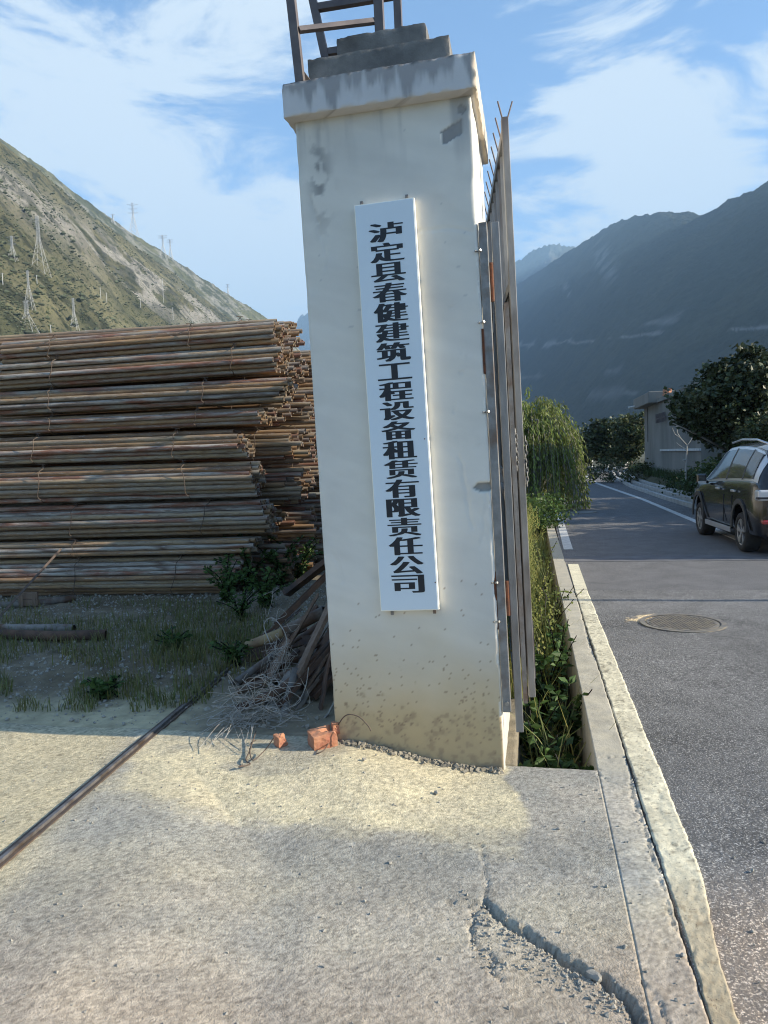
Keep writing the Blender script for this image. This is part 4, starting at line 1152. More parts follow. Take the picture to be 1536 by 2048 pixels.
def scatter(name, label, n, fxy, s0, s1, mt, zf, seed):
    r = random.Random(seed); base = []
    for k in range(n):
        x, y = fxy(r); s = s0 * (s1 / s0) ** (r.random() ** 2.2); base.append((x, y, s))
    A = np.array(base); z = zf(A[:, 0], A[:, 1])
    mb = MB()
    oct_ = [Vector((1, 0, 0)), Vector((-1, 0, 0)), Vector((0, 1, 0)), Vector((0, -1, 0)), Vector((0, 0, 1)), Vector((0, 0, -1))]
    F8 = [(0, 2, 4), (2, 1, 4), (1, 3, 4), (3, 0, 4), (2, 0, 5), (1, 2, 5), (3, 1, 5), (0, 3, 5)]
    for k in range(n):
        x, y, s = base[k]; R_ = Euler((r.random() * 6, r.random() * 6, r.random() * 6)).to_matrix()
        mb.add([R_ @ (q * s * r.uniform(.6, 1.3)) + Vector((x, y, z[k] + s * .3)) for q in oct_], F8)
    return tag(mb.build(name, mt), label, kind='stuff')
def fa(r):
    if r.random() < .3:
        i = r.randrange(len(CR[0][0]) - 2); a_, b_ = CR[0][0][i], CR[0][0][i + 1]; f = r.random()
        return a_[0] + (b_[0] - a_[0]) * f - abs(r.gauss(0, .06)), a_[1] + (b_[1] - a_[1]) * f - r.gauss(0, .03)
    while True:
        x, y = r.uniform(-1.8, 1.15), 1.7 + 1.9 * r.random()
        t_, s_ = TS((x, y, 0))
        if t_ < .15 and s_ < -.02: return x, y
scatter('apron_grit', 'loose grit and pebbles on the concrete apron', 1500, fa, .0015, .0075, M_stone, lambda x, y: hfun(x, y), 31)
CRUM = [(952, 1835), (1010, 1835), (1060, 1875), (1130, 1930), (1205, 1965), (1262, 2035), (1150, 1985), (1060, 1935), (985, 1930), (950, 1880)]
def fcr(r):
    if r.random() < .6:
        i = r.randrange(len(CRUM)); p0, p1 = CRUM[i], CRUM[(i + 1) % len(CRUM)]; f = r.random()
        return G(p0[0] + (p1[0] - p0[0]) * f + r.gauss(0, 9), p0[1] + (p1[1] - p0[1]) * f + r.gauss(0, 7)).xy
    f = r.random(); return G(965 + 270 * f + r.gauss(0, 16), 1850 + 150 * f + r.gauss(0, 14)).xy
scatter('crack_rubble', 'crumbled concrete in the broken corner of the apron', 520, fcr, .0015, .0105, M_stone, lambda x, y: hfun(x, y), 34)
def fy(r):
    while True:
        x, y = r.uniform(-4.5, -.4), r.uniform(3.4, 8.6)
        t_, s_ = TS((x, y, 0))
        if t_ < -.5 and s_ > .05: return x, y
scatter('yard_gravel', 'loose gravel on the yard', 6000, fy, .005, .022, M_stone, lambda x, y: yard_h(x, y), 32)
def froad(r): return Wd(r.uniform(.3, 2.2), r.uniform(-2.4, -.6)).xy
scatter('road_grit', 'loose grit on the near road edge', 500, froad, .003, .010, M_stone, lambda x, y: road_h(x, y) + .002, 33)

# ------------------------------------------------------------------ vegetation
def blades(name, label, n, fxy, h0, h1, w, mt, seed, zf=lambda x, y: 0, bend=.5, colv=.3, seeds=0, leafy=0, kind='stuff', cat=None):
    r = random.Random(seed); mb = MB()
    for k in range(n):
        x, y = fxy(r)[:2]; z = zf(x, y); h = r.uniform(h0, h1); a = r.random() * 2 * pi; b = r.uniform(.1, bend) * h
        dx, dy = cos(a), sin(a); px_, py_ = -dy, dx
        wv = w * r.uniform(.6, 1.4)
        q = 1 + r.uniform(-colv, colv); c = (q * r.uniform(.9, 1.25), q, q * r.uniform(.7, 1.1))
        vs = []
        for i in range(4):
            f = i / 3
            ox, oy, oz = dx * b * f * f, dy * b * f * f, h * (f - .25 * f * f * (b / h))
            ww = wv * (1 - f) ** .7 * (.8 + .6 * f) if i < 3 else 0
            if i < 3: vs += [(x + ox - px_ * ww, y + oy - py_ * ww, z + oz), (x + ox + px_ * ww, y + oy + py_ * ww, z + oz)]
            else: vs.append((x + ox, y + oy, z + oz))
        mb.add(vs, [(0, 1, 3, 2), (2, 3, 5, 4), (4, 5, 6)], c)
        if seeds and r.random() < seeds:
            tp = Vector(vs[-1])
            for j in range(7):
                o_ = tp + Vector((r.gauss(0, .012), r.gauss(0, .012), -j * .018)); e = .008
                mb.add([o_ + Vector((-e, 0, 0)), o_ + Vector((0, e, e)), o_ + Vector((e, 0, 0)), o_ + Vector((0, -e, -e))], [(0, 1, 2, 3)], (1.35, 1.15, .95))
    o = mb.build(name, mt)
    tag(o, label, cat, kind=kind); return o
def leafquad(mb, c, s, r, col, droop=0.0, asp=.45, dirv=None):
    d = Vector((r.gauss(0, 1), r.gauss(0, 1), r.gauss(0, .7) - droop)) if dirv is None else dirv + Vector((r.gauss(0, .3), r.gauss(0, .3), r.gauss(0, .3)))
    d.normalize(); n_ = d.cross(Vector((r.gauss(0, 1), r.gauss(0, 1), r.gauss(0, 1)))).normalized(); e = d.cross(n_)
    mb.add([c, c + d * s * .5 + n_ * s * asp + e * s * .08, c + d * s, c + d * s * .5 - n_ * s * asp + e * s * .08], [(0, 1, 2, 3)], col)
def crown_mb(blobs, nclump, nleaf, size, seed, droop=.0, colv=.35, asp=.42, hollow=.55, clr=.16):
    r = random.Random(seed); mb = MB()
    tot = sum(b[1][0] * b[1][1] * b[1][2] for b in blobs)
    for (c, rad) in blobs:
        c = Vector(c); m_ = max(2, int(nclump * rad[0] * rad[1] * rad[2] / tot))
        for k in range(m_):
            d = Vector((r.gauss(0, 1), r.gauss(0, 1), r.gauss(0, 1))).normalized() * (r.uniform(hollow, 1.06))
            cc = c + Vector((d.x * rad[0], d.y * rad[1], d.z * rad[2]))
            q = r.uniform(1 - colv, 1 + colv); cr_ = clr * r.uniform(.6, 1.4) * max(rad)
            for j in range(nleaf):
                p_ = cc + Vector((r.gauss(0, cr_), r.gauss(0, cr_), r.gauss(0, cr_ * .7)))
                q2 = q * r.uniform(.75, 1.3)
                leafquad(mb, p_, size * r.uniform(.6, 1.4), r, (q2 * r.uniform(.9, 1.2), q2, q2 * r.uniform(.7, 1.1)), droop, asp)
    return mb
def tree(name, label, cat, base, trunk, blobs, nclump, nleaf, size, leafm, barkm, seed, group=None, droop=0, tr=.05, limbs=5, asp=.42, clr=.16):
    t = thing(name, label, cat, loc=base, group=group)
    b = Vector(base); r = random.Random(seed)
    tm = MB(); top = b + Vector(trunk)
    pts = [b + Vector(trunk) * f + Vector((r.gauss(0, .04), r.gauss(0, .04), 0)) * (f > 0) for f in (0, .3, .6, 1)]
    tm.tube([p - b for p in pts], tr, 8, r2=tr * .6)
    for k in range(limbs):
        c = Vector(r.choice(blobs)[0]); rad = blobs[0][1]
        e = c + Vector((r.gauss(0, .5) * rad[0], r.gauss(0, .5) * rad[1], r.gauss(0, .4) * rad[2]))
        st = b + Vector(trunk) * r.uniform(.55, 1)
        mid = (st + e) / 2 + Vector((r.gauss(0, .1), r.gauss(0, .1), r.gauss(0, .1)))
        tm.tube([st - b, mid - b, e - b], tr * .5, 6, r2=tr * .15)
    tm.build('trunk', barkm, t, smooth=True)
    cm = crown_mb([(Vector(c) - b, rad) for c, rad in blobs], nclump, nleaf, size, seed + 1, droop, asp=asp, clr=clr)
    cm.build('crown', leafm, t)
    return t
def yz(x, y): return float(mound(np.array(float(x)), np.array(float(y))))
# shaded grass in the yard
def gy(r):
    while True:
        px, py = r.uniform(-40, 540), r.uniform(1205, 1425)
        f = 1 if (px - 0) * .0 + py < 1440 - abs(px - 150) * .12 else 0
        if py > 1300 and px > 420 - (py - 1300) * .6 + 60: f = 0
        if vn(np.array(px / 55.), np.array(py / 30.), 6) < .40: f = 0
        if f: return G(px, py, .11)
blades('yard_grass', 'grass growing through the gravel of the shaded yard', 5200, gy, .03, .12, .0034, M_grassY, 41, zf=yz, bend=.8)
def gy2(r):
    px, py = r.gauss(390, 90), r.gauss(1290, 32)
    return G(px, max(1215, min(py, 1390)), .11)
blades('yard_grass', 'taller grass tufts in the shaded yard', 1800, gy2, .05, .17, .0036, M_grassY, 42, zf=yz, bend=.7)
# leafy weeds as plants: stems with leaves
def weed(label, base, h, n, ls, mt, seed, group=None, spread=.35, stems=7):
    t = thing('weed_plant', label, 'plant', loc=base, group=group); r = random.Random(seed); sm_ = MB(); lm_ = MB()
    for k in range(stems):
        a = r.random() * 6.28; sp = r.uniform(.1, spread); hh = h * r.uniform(.6, 1.05)
        tip = Vector((cos(a) * sp, sin(a) * sp, hh)); mid = Vector((cos(a) * sp * .3, sin(a) * sp * .3, hh * .6))
        o_ = Vector((r.gauss(0, .03), r.gauss(0, .03), 0)); pts = spline([o_, mid, tip], 5)
        sm_.tube(pts, .004, 5)
        for j in range(n // stems):
            f = r.uniform(.15, 1); p_ = pts[int(f * (len(pts) - 1))]; q = r.uniform(.65, 1.35)
            dv = Vector((r.gauss(0, 1), r.gauss(0, 1), r.uniform(-.3, .6))).normalized()
            leafquad(lm_, p_, ls * r.uniform(.6, 1.3), r, (q, q, q * .9), asp=.26, dirv=dv)
    sm_.build('stems', M_weed, t); lm_.build('leaves', mt, t); return t
wp = [(500, 1180, .62, 'bushy dark green weed in the middle of the clump at the stack corner'), (560, 1170, .55, 'dark weed nearest the channel iron at the right of the weed clump'), (455, 1205, .45, 'weed in front of the lowest pipe bundle ends'),
      (530, 1215, .42, 'low weed at the front of the clump by the scrap heap'), (600, 1160, .6, 'weed right beside the rear pipes at the back of the clump'), (480, 1240, .3, 'small weed by the gravel left of the track'), (350, 1300, .17, 'small leafy weed in the middle of the yard grass'),
      (205, 1395, .13, 'small weed at the front edge of the yard grass, left'), (470, 1330, .2, 'small leafy weed growing right beside the track near the heap'), (620, 1130, .7, 'tallest weed behind the scrap heap')]
for i, (px, py, h, lab) in enumerate(wp):
    p = G(px, py, .11) if py < 1290 else G(px, py, .11)
    weed(lab, (p.x, p.y, .10), h, 520 if h > .35 else 230, .06 if h > .35 else .05, M_weed, 60 + i, spread=h * .9, stems=12)
# ditch and verge
vg = random.Random(77)
def gd(r):
    s = 1.0 + 14 * r.random() ** 1.3; t_ = r.uniform(-1.15, -.36) if s < 15 else r.uniform(-1.4, 0)
    return Wd(t_, s)
blades('verge_grass', 'tall sunlit grass with seed heads along the ditch', 15000, gd, .25, .62, .0045, M_grassS, 43, zf=lambda x, y: .0, bend=.55, seeds=.10)
def gd2(r):
    s = .05 + 9 * r.random(); return Wd(r.uniform(-.37, -.04), s)
blades('ditch_grass', 'coarse grass growing up out of the ditch', 1500, lambda r: Wd(r.uniform(-.37, -.05), 2.3 + 9 * r.random()), .35, .72, .006, M_grassS, 44, zf=lambda x, y: -.5, bend=.9)
blades('ditch_grass', 'long arching grass blades in the shaded ditch', 90, lambda r: Wd(r.uniform(-.36, -.05), .15 + 1.4 * r.random()), .40, .75, .005, M_grassS, 45, zf=lambda x, y: -.5, bend=1.2)
for i, (t_, s_, h, lab) in enumerate([(-.08, .14, .50, 'bright leafy weed in the near right corner of the ditch'), (-.22, .45, .50, 'leafy weed deep in the ditch under the gate leaf'), (-.30, .95, .55, 'leafy weed in the ditch against its left wall'),
                             (-.10, 1.25, .58, 'leafy weed leaning over the kerb, second from the ditch corner'), (-.22, 1.9, .62, 'leafy weed filling the middle of the ditch'), (-.10, 2.5, .66, 'weed spilling onto the kerb beside the edge line'),
                             (-.2, 3.4, .72, 'bushy weed in the ditch by the start of the added wall'), (-.06, 4.4, .70, 'twiggy weed reaching over the kerb towards the edge line'), (-.2, 5.6, .75, 'bushy weed near the gap in the edge line'), (-.15, 7.2, .8, 'farthest bushy ditch weed below the willow')]):
    p = Wd(t_, s_, -.52)
    weed(lab, p, h, 260, .075 if s_ < 2.2 else .05, M_weed if s_ < 3 else M_grassS, 90 + i, spread=.24 if s_ < 3 else .38, stems=10)
# weeping willow-like bush over the ditch
wb = Wd(-.25, 17.0, -.1)
wt = thing('willow_bush', 'sunlit drooping green willow bush hanging over the road edge beyond the gate', 'bush', loc=wb)
r = random.Random(55); tm = MB(); lm_ = MB()
for k in range(9):
    a = r.random() * 6.28; tm.tube([(0, 0, 0), (cos(a) * .25, sin(a) * .25, 1.3), (cos(a) * .9, sin(a) * .9, 2.5)], .05, 6, r2=.02)
for k in range(520):
    a = r.random() * 6.28; rr_ = sqrt(r.random()); R_ = 1.5
    lob = .18 * sin(3 * a + 1) + .12 * sin(5 * a)
    top = Vector((cos(a) * rr_ * .8, sin(a) * rr_ * .8, 2.62 + lob - .9 * rr_ * rr_ + r.gauss(0, .22)))
    out = Vector((cos(a), sin(a), 0)) * r.uniform(.2, .85)
    Ld = r.uniform(.8, 2.2)
    pts = spline([top, top + out * .5 + Vector((0, 0, .12)), top + out * .9 + Vector((0, 0, -.35 * Ld)), top + out * 1.05 + Vector((0, 0, -Ld))], 6)
    q = r.uniform(.6, 1.4)
    tm.tube(pts[::3], .006, 3, cap=False)
    for p_ in pts:
        if p_.z < .1: continue
        for j in range(3):
            q2 = q * r.uniform(.8, 1.25); leafquad(lm_, p_ + Vector((r.gauss(0, .04), r.gauss(0, .04), r.gauss(0, .04))), .11 * r.uniform(.7, 1.4), r, (q2 * 1.1, q2, q2 * .8), asp=.17, dirv=Vector((out.x * .4, out.y * .4, -.9)))
tm.build('branches', M_bark, wt); lm_.build('foliage', M_wil, wt)
p = Wd(-.15, 12.5, -.1); tree('shrub', 'low dark green shrub under the willow bush at the road edge', 'shrub', p, (0, 0, .3), [((p.x, p.y, .25), (.55, .9, .42))], 60, 50, .06, M_weed, M_bark, 301, limbs=4, tr=.02)
# ------------------------------------------------------------------ right side: grey building
bw = Matrix((RN, RD, Vector((0, 0, 1)))).transposed().to_4x4(); bo = Wd(5.05, 33.6, 0); bw.translation = bo
bl = thing('roadside_building', 'grey cement rendered flat roofed building beside the road with bricks on its roof', 'building', mtx=bw)
M_bw = mat('cement_render', (.19, .18, .165), (.25, .24, .215), c3=(.15, .145, .13), scale=.9, rough=.95, bump=.3, detail=8, stretch=(1, 1, .5))
mb = MB(); mb.box((0, -12, -.5), (7, -1.15, 3.45)).box((.0, -.85, -.5), (7, 0, 3.45)).box((0, -1.15, -.5), (7, -.85, 1.85)).box((.25, -1.15, 1.85), (7, -.85, 3.45)); mb.build('wall', M_bw, bl)
mb = MB(); mb.box((-.45, -4.3, 3.453), (7.2, .35, 3.93)); mb.build('roof_slab', M_bw, bl, bevel=.03)
MB().box((-.12, -12.2, 3.4531), (7.2, -4.303, 3.62)).build('roof_slab', M_bw, bl)
MB().box((.18, -1.15, 1.85), (.25, -.85, 3.45)).build('slot_window', M_black, bl)
MB().tube([(-.45, -.2, 3.56), (-.75, -.1, 3.52)], .05, 8).build('drain_spout', M_linew, bl)
MB().box((-.06, -12, 1.42), (-.003, -4.6, 1.50)).build('string_course', M_linew, bl)
mb = MB()
for k in range(8): mb.box((-.12, -4.0 - k * .3, 2.60), (-.08, -3.94 - k * .3, 2.98))
mb.box((-.10, -6.2, 2.75), (-.07, -3.9, 2.80)); mb.build('wall_rack', M_dkst, bl)
for k, (x, y, z, lb) in enumerate([(.2, -4.72, 3.625, 'brick stacked on the building roof, left one of three'), (.2, -5.10, 3.625, 'brick stacked on the building roof, right one of three'), (.2, -4.9, 3.79, 'brick lying on top of the pair on the building roof')]):
    q = bw @ Vector((x, y, z)); o = MB().box((-.08, -.17, 0), (.08, .17, .16)).build('roof_brick', M_brick, bevel=.01); o.location = q; o.rotation_euler.z = .2 + k * .1
    tag(o, lb, 'brick')
# trees on the right
def big(label, px, Y, blobs, trunk_h, seed, ncl, nl, size, leafm=M_dark, barkm=M_bark, tr=.08, group='trees on the right side of the road', name='roadside_tree', limbs=8, clr=.16, droop=0):
    base = P(px, 950, Y); base.z = .3
    bb = [(tuple(P(bx, by, Y + dy)), (rx, ry, rz)) for (bx, by, dy, rx, ry, rz) in blobs]
    return tree(name, label, 'tree', base, (0, 0, trunk_h), bb, ncl, nl, size, leafm, barkm, seed, group=group, tr=tr, limbs=limbs, clr=clr, droop=droop)
big('large dark broadleaf tree overhanging the building above the parked car', 1465, 17.5, [(1500, 765, 0, 1.0, 1.0, .75), (1440, 800, 0, 1.0, .9, .55), (1390, 815, .3, .5, .6, .30), (1560, 830, 0, 1.3, 1.1, .95), (1480, 850, 0, 1.0, .8, .5), (1505, 722, 0, .35, .4, .28), (1380, 845, .2, .42, .5, .28), (1415, 862, 0, .42, .5, .28)], 1.6, 401, 520, 60, .115, tr=.07, clr=.13)
big('pale grey leaved shrub tree behind the car roof', 1525, 15.5, [(1520, 870, 0, .5, .6, .35), (1570, 850, 0, .6, .6, .5)], 1.0, 402, 90, 40, .07, leafm=M_mid, barkm=M_barkp, tr=.02, limbs=9)
big('dark round tree behind the guard wall left of the building', 1222, 46, [(1218, 868, 0, 1.35, 1.4, .95), (1200, 895, 0, 1.0, 1.0, .8), (1250, 880, 0, 1.0, 1.0, 1.0)], 1.6, 403, 190, 50, .20, leafm=M_dark, tr=.12)
big('grey green sunlit tree right against the building corner', 1262, 42, [(1262, 868, 0, .85, .9, 1.0), (1245, 900, 0, .8, .8, .7), (1283, 850, 0, .35, .5, .7)], 1.8, 404, 170, 45, .16, leafm=M_mid, tr=.08)
big('olive tree beside the willow at the road bend', 1168, 50, [(1165, 882, 0, 1.0, 1.2, .7), (1145, 905, 0, 1.2, 1.2, .8), (1180, 905, 0, .9, 1, .8)], 1.4, 405, 150, 45, .18, leafm=M_mid, tr=.1)
big('dark tree on the left of the road behind the willow', 1110, 55, [(1110, 900, 0, 2.2, 1.5, 1.0), (1060, 890, 0, 2.5, 1.5, 1.4)], 1.6, 406, 170, 45, .2, leafm=M_dark, tr=.12)
# bare sapling in front of the building
sp_b = P(1371, 962, 22.5); sp_b.z = .75
sp = thing('bare_sapling', 'thin pale leafless sapling standing in front of the grey building wall', 'sapling', loc=sp_b)
tm = MB(); X_ = lambda px, py: P(px, py, 22.5) - sp_b
tm.tube([(0, 0, -.2), X_(1372, 930), X_(1374, 890)], .032, 7, r2=.02)
for c in ([(1374, 890), (1363, 878), (1350, 868), (1344, 855)], [(1374, 892), (1382, 880), (1388, 868)], [(1363, 879), (1355, 866), (1353, 845)], [(1373, 900), (1362, 893), (1352, 885)]):
    tm.tube([X_(*q) for q in c], .013, 5, r2=.005)
tm.tube([X_(1372, 920), X_(1366, 921)], .03, 6)
tm.build('stems', M_barkp, sp)
# hedge bank plants right
hb = random.Random(91)
for i, (px, py, Y, rx, rz, lab) in enumerate([(1330, 968, 24, .9, .42, 'low dark hedge shrub at the far end below the building wall'), (1362, 966, 21, .95, .5, 'dark hedge shrub below the bare sapling'), (1395, 962, 18.5, .95, .6, 'hedge shrub just ahead of the parked car'), (1430, 965, 17, 1.0, .65, 'hedge shrub hidden half behind the car windscreen'), (1490, 940, 16, 1.1, .8, 'hedge shrub behind the car roof')]):
    c = P(px, py, Y)
    c = c + Vector((.75, 0, -.05))
    tree('hedge_shrub', lab, 'shrub', (c.x + .3, c.y, .2), (0, 0, .3), [((c.x + .3, c.y, c.z - .05), (rx, 1.3, rz)), ((c.x + .9, c.y + .5, c.z + .1), (rx, 1.2, rz))], 120, 50, .085, M_hedge, M_bark, 500 + i, group='hedge shrubs on the bank opposite', limbs=3, tr=.03, clr=.12)
c = P(1290, 955, 33); tree('hedge_shrub', 'pale leafy shrub growing at the foot of the building corner', 'shrub', (c.x - .4, c.y, .1), (0, 0, .3), [((c.x - .4, c.y, .55), (.8, .8, .5)), ((c.x - 1.2, c.y + 2, .6), (.8, .8, .6))], 60, 40, .09, M_mid, M_bark, 521, limbs=3, tr=.03)
blades('bank_grass', 'grass on the bank across the road', 7000, lambda r: Wd(edge(RR, 9) * 0 + edge(RR, (s_ := r.uniform(8, 40))) + r.uniform(.8, 2.6), s_), .15, .45, .012, M_hedge, 46, zf=lambda x, y: .42, bend=.7)
# low guard wall at the bend and its posts
gw = MB(); pts = []
A0_ = P(1172, 938, 56); 
for (px, py, Y) in [(1168, 940, 58), (1200, 940, 55), (1236, 943, 51)]:
    pts.append(P(px, py, Y))
for i in range(2):
    a_, b_ = pts[i], pts[i + 1]; gw.bar((a_.x, a_.y, -.2), (b_.x, b_.y, -.2), .4, 1.0 + .004 * i)
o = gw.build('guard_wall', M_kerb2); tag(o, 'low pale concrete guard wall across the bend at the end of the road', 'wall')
for i, (px, lab) in enumerate([(1183, 'left post on the guard wall at the bend'), (1215, 'right tilted post on the guard wall at the bend')]):
    q = P(px, 935, 56); o = MB().tube([(0, 0, 0), (.12 * i, 0, 1.0)], .10, 8).build('marker_post', M_linew); o.location = (q.x, q.y, .2); tag(o, lab, 'post')
q = P(1244, 940, 49.5)
o = MB().tube([(0, 0, -.4), (0, 0, .9)], .45, 14, r2=.38).tube([(0, 0, .9), (0, 0, 1.5)], .12, 8).build('concrete_bollard', M_kerb2, smooth=False); o.location = (q.x, q.y, 0); tag(o, 'thick round concrete bollard with a stub pipe at the right end of the guard wall', 'bollard')
# pole added outside the frame to cast the thin shadow across the road
lp = Wd(9.2, 4.35, 0)
lt = thing('shadow_pole', 'unseen grey pole added across the road to throw a thin shadow', 'shadow caster', loc=lp)
MB().tube([(0, 0, -.3), (0, 0, 6)], .05, 10, r2=.035).build('pole', M_galv, lt); MB().tube([(0, 0, 6), (-.5, 0, 6.3), (-1.2, 0, 6.35)], .03, 8).build('arm', M_galv, lt); MB().box((-1.5, -.1, 6.3), (-1.1, .1, 6.4)).build('pole_head', M_galv, lt)
# row of roadside trees to the right that shades the road and the car
for i, (t_, s_) in enumerate([(9.0, 10.2), (10.2, 14.0), (9.6, 18.5), (10.5, 23.5), (14.5, 12.5), (15, 18)]):
    p = Wd(t_, s_, .4)
    tree('roadside_tree', ['dense tree across the road level with the car tail', 'dense tree on the bank beside the car bonnet', 'dense tree farther along the bank beyond the car', 'dense tree on the bank opposite the grey building', 'dense tree in the second row behind the car', 'dense tree in the second row farther along'][i], 'tree', p, (0, 0, 1.6),
         [((p.x, p.y, 2.0), (2.2, 2.4, 1.35)), ((p.x + 1, p.y + 1.6, 1.7), (1.6, 1.7, 1.2)), ((p.x, p.y - .4, 1.0), (1.7, 1.9, .8))], 240, 40, .20, M_dark, M_bark, 600 + i, group='trees on the right side of the road', tr=.1, limbs=5)
#PART3
# ------------------------------------------------------------------ parked car
M_carp = mat('black_green_car_paint', (.010, .010, .012), rough=.22, spec=.6, coat=.6)
M_glass = mat('tinted_glass', (.045, .05, .055), rough=.06, spec=.45)
M_chrome = mat('satin_chrome', (.55, .56, .58), rough=.3, metallic=.7)
M_tyre = mat('tyre_rubber', (.018, .018, .019), (.03, .03, .03), scale=20, rough=.9)
M_clad = mat('grey_plastic_cladding', (.035, .036, .038), rough=.6)
M_rim = mat('alloy_rim', (.42, .42, .42), rough=.35, metallic=.6)
M_lampw = mat('lamp_lens', (.55, .55, .56), rough=.1, coat=1)
M_lampr = mat('red_lamp_lens', (.35, .03, .03), rough=.15, coat=1)
ST_ = [(-.90, .74, .80, .86, .60), (-.86, .84, .93, 1.0, .64), (-.78, .90, 1.06, 1.14, .68), (-.66, .925, 1.09, 1.40, .64), (-.45, .935, 1.10, 1.60, .62), (0, .94, 1.085, 1.665, .615), (.5, .94, 1.07, 1.69, .61), (1.0, .94, 1.05, 1.69, .61),
       (1.5, .935, 1.03, 1.665, .60), (1.85, .93, 1.015, 1.58, .60), (2.15, .93, 1.0, 1.42, .62), (2.5, .925, .99, 1.20, .68), (2.75, .92, .98, 1.06, .72), (3.05, .90, .94, 1.0, .72), (3.35, .85, .84, .90, .68), (3.52, .76, .70, .76, .6)]
def ci(x, k): return float(np.interp(x, [q[0] for q in ST_], [q[k] for q in ST_]))
def cring(x):
    w, zb_, zt_, wt = (ci(x, k) for k in (1, 2, 3, 4))
    lo = .26 if -.8 < x < 3.4 else .34
    up = Vector((wt + .035, zt_ - .05)); be = Vector((w * .955, zb_))
    mid = (up + be) / 2 + Vector((.025, .01)) * min(1, max(0, (zt_ - zb_) / .4))
    half = [(w * .84, lo), (w * .955, lo + .06), (w * .985, .52), (w, .70), (w * .99, .86), (be.x + .012, be.y - .03), (be.x - .012, be.y + .008), (mid.x, mid.y), (up.x, up.y), (wt * .80, zt_ - .004), (wt * .4, zt_ + .012), (0, zt_ + .016)]
    return half
def cglass(x, f, off):
    w, zb_, zt_, wt = (ci(x, k) for k in (1, 2, 3, 4))
    up = Vector((wt + .035, zt_ - .05)); be = Vector((w * .955 - .012, zb_ + .008))
    p_ = be.lerp(up, f) + Vector((.10, .04)) * (f * (1 - f)) + Vector((off, off * .35))
    return p_
CK = Vector((.865, .90, .935))
rw = Vector((5.10, 10.80, 0)); fw_ = Vector((5.50, 12.95, 0))
cdir = (RD + RN * -.035).normalized(); cleft = Vector((-cdir.y, cdir.x, 0))
CM = Matrix((cdir, cleft, Vector((0, 0, 1)))).transposed().to_4x4()
wheelpos = G(1483, 1103); CM.translation = wheelpos - cleft * (.90 * CK.y)
car = thing('parked_car', 'dark green black estate car with alloy wheels, seen from behind at the right edge', 'car', mtx=CM)
def S3(x, y, z): return (x * CK.x, y * CK.y, z * CK.z)
xs = [q[0] for q in ST_]; xx = []
for a_, b_ in zip(xs[:-1], xs[1:]):
    n = max(1, int((b_ - a_) / .09)); xx += [a_ + (b_ - a_) * i / n for i in range(n)]
xx.append(xs[-1])
mb = MB(); nr = 23
for x in xx:
    h = cring(x); ring = [(y, z) for y, z in h] + [(-y, z) for y, z in h[-2::-1]]
    nr = len(ring); mb.v += [S3(x, y, z) for y, z in ring]
for i in range(len(xx) - 1):
    for k in range(nr):
        k2 = (k + 1) % nr; mb.f.append((i * nr + k, i * nr + k2, (i + 1) * nr + k2, (i + 1) * nr + k)); mb.m.append(0)
mb.f += [tuple(reversed(range(nr))), tuple((len(xx) - 1) * nr + k for k in range(nr))]; mb.m += [0, 0]
body = mb.build('body', M_carp, smooth=True)
for x in (0, 2.65):
    for sy in (1, -1):
        cm_ = MB().tube([S3(x, sy * .62, .40), S3(x, sy * 1.1, .40)], .365 * CK.x, 32); c_ = cm_.build('cutter', M_clad)
        bmod = body.modifiers.new('b', 'BOOLEAN'); bmod.operation = 'DIFFERENCE'; bmod.solver = 'EXACT'; bmod.object = c_
dg = bpy.context.evaluated_depsgraph_get(); dg.update()
nm_ = bpy.data.meshes.new_from_object(body.evaluated_get(dg)); body.modifiers.clear(); body.data = nm_
for o in [o for o in COL.objects if o.name.startswith('cutter')]: bpy.data.objects.remove(o)
nm_.materials.clear(); nm_.materials.append(M_carp)
try: nm_.set_sharp_from_angle(angle=radians(38))
except Exception: pass
body.parent = car
def gl(name, x0, x1, f0, f1, off, mt, sy=1, tl=0, tr_=0, n=8):
    g_ = MB()
    for i in range(n + 1):
        for j in range(4):
            f = f0 + (f1 - f0) * j / 3
            x = x0 + tl * (j / 3) + (x1 + tr_ * (j / 3) - x0 - tl * (j / 3)) * i / n
            p_ = cglass(x, f, off); g_.v.append(S3(x, sy * p_.x, p_.y))
    for i in range(n):
        for j in range(3): g_.f.append((i * 4 + j, i * 4 + j + 1, i * 4 + j + 5, i * 4 + j + 4)); g_.m.append(0)
    return g_.build(name, mt, car, smooth=True)
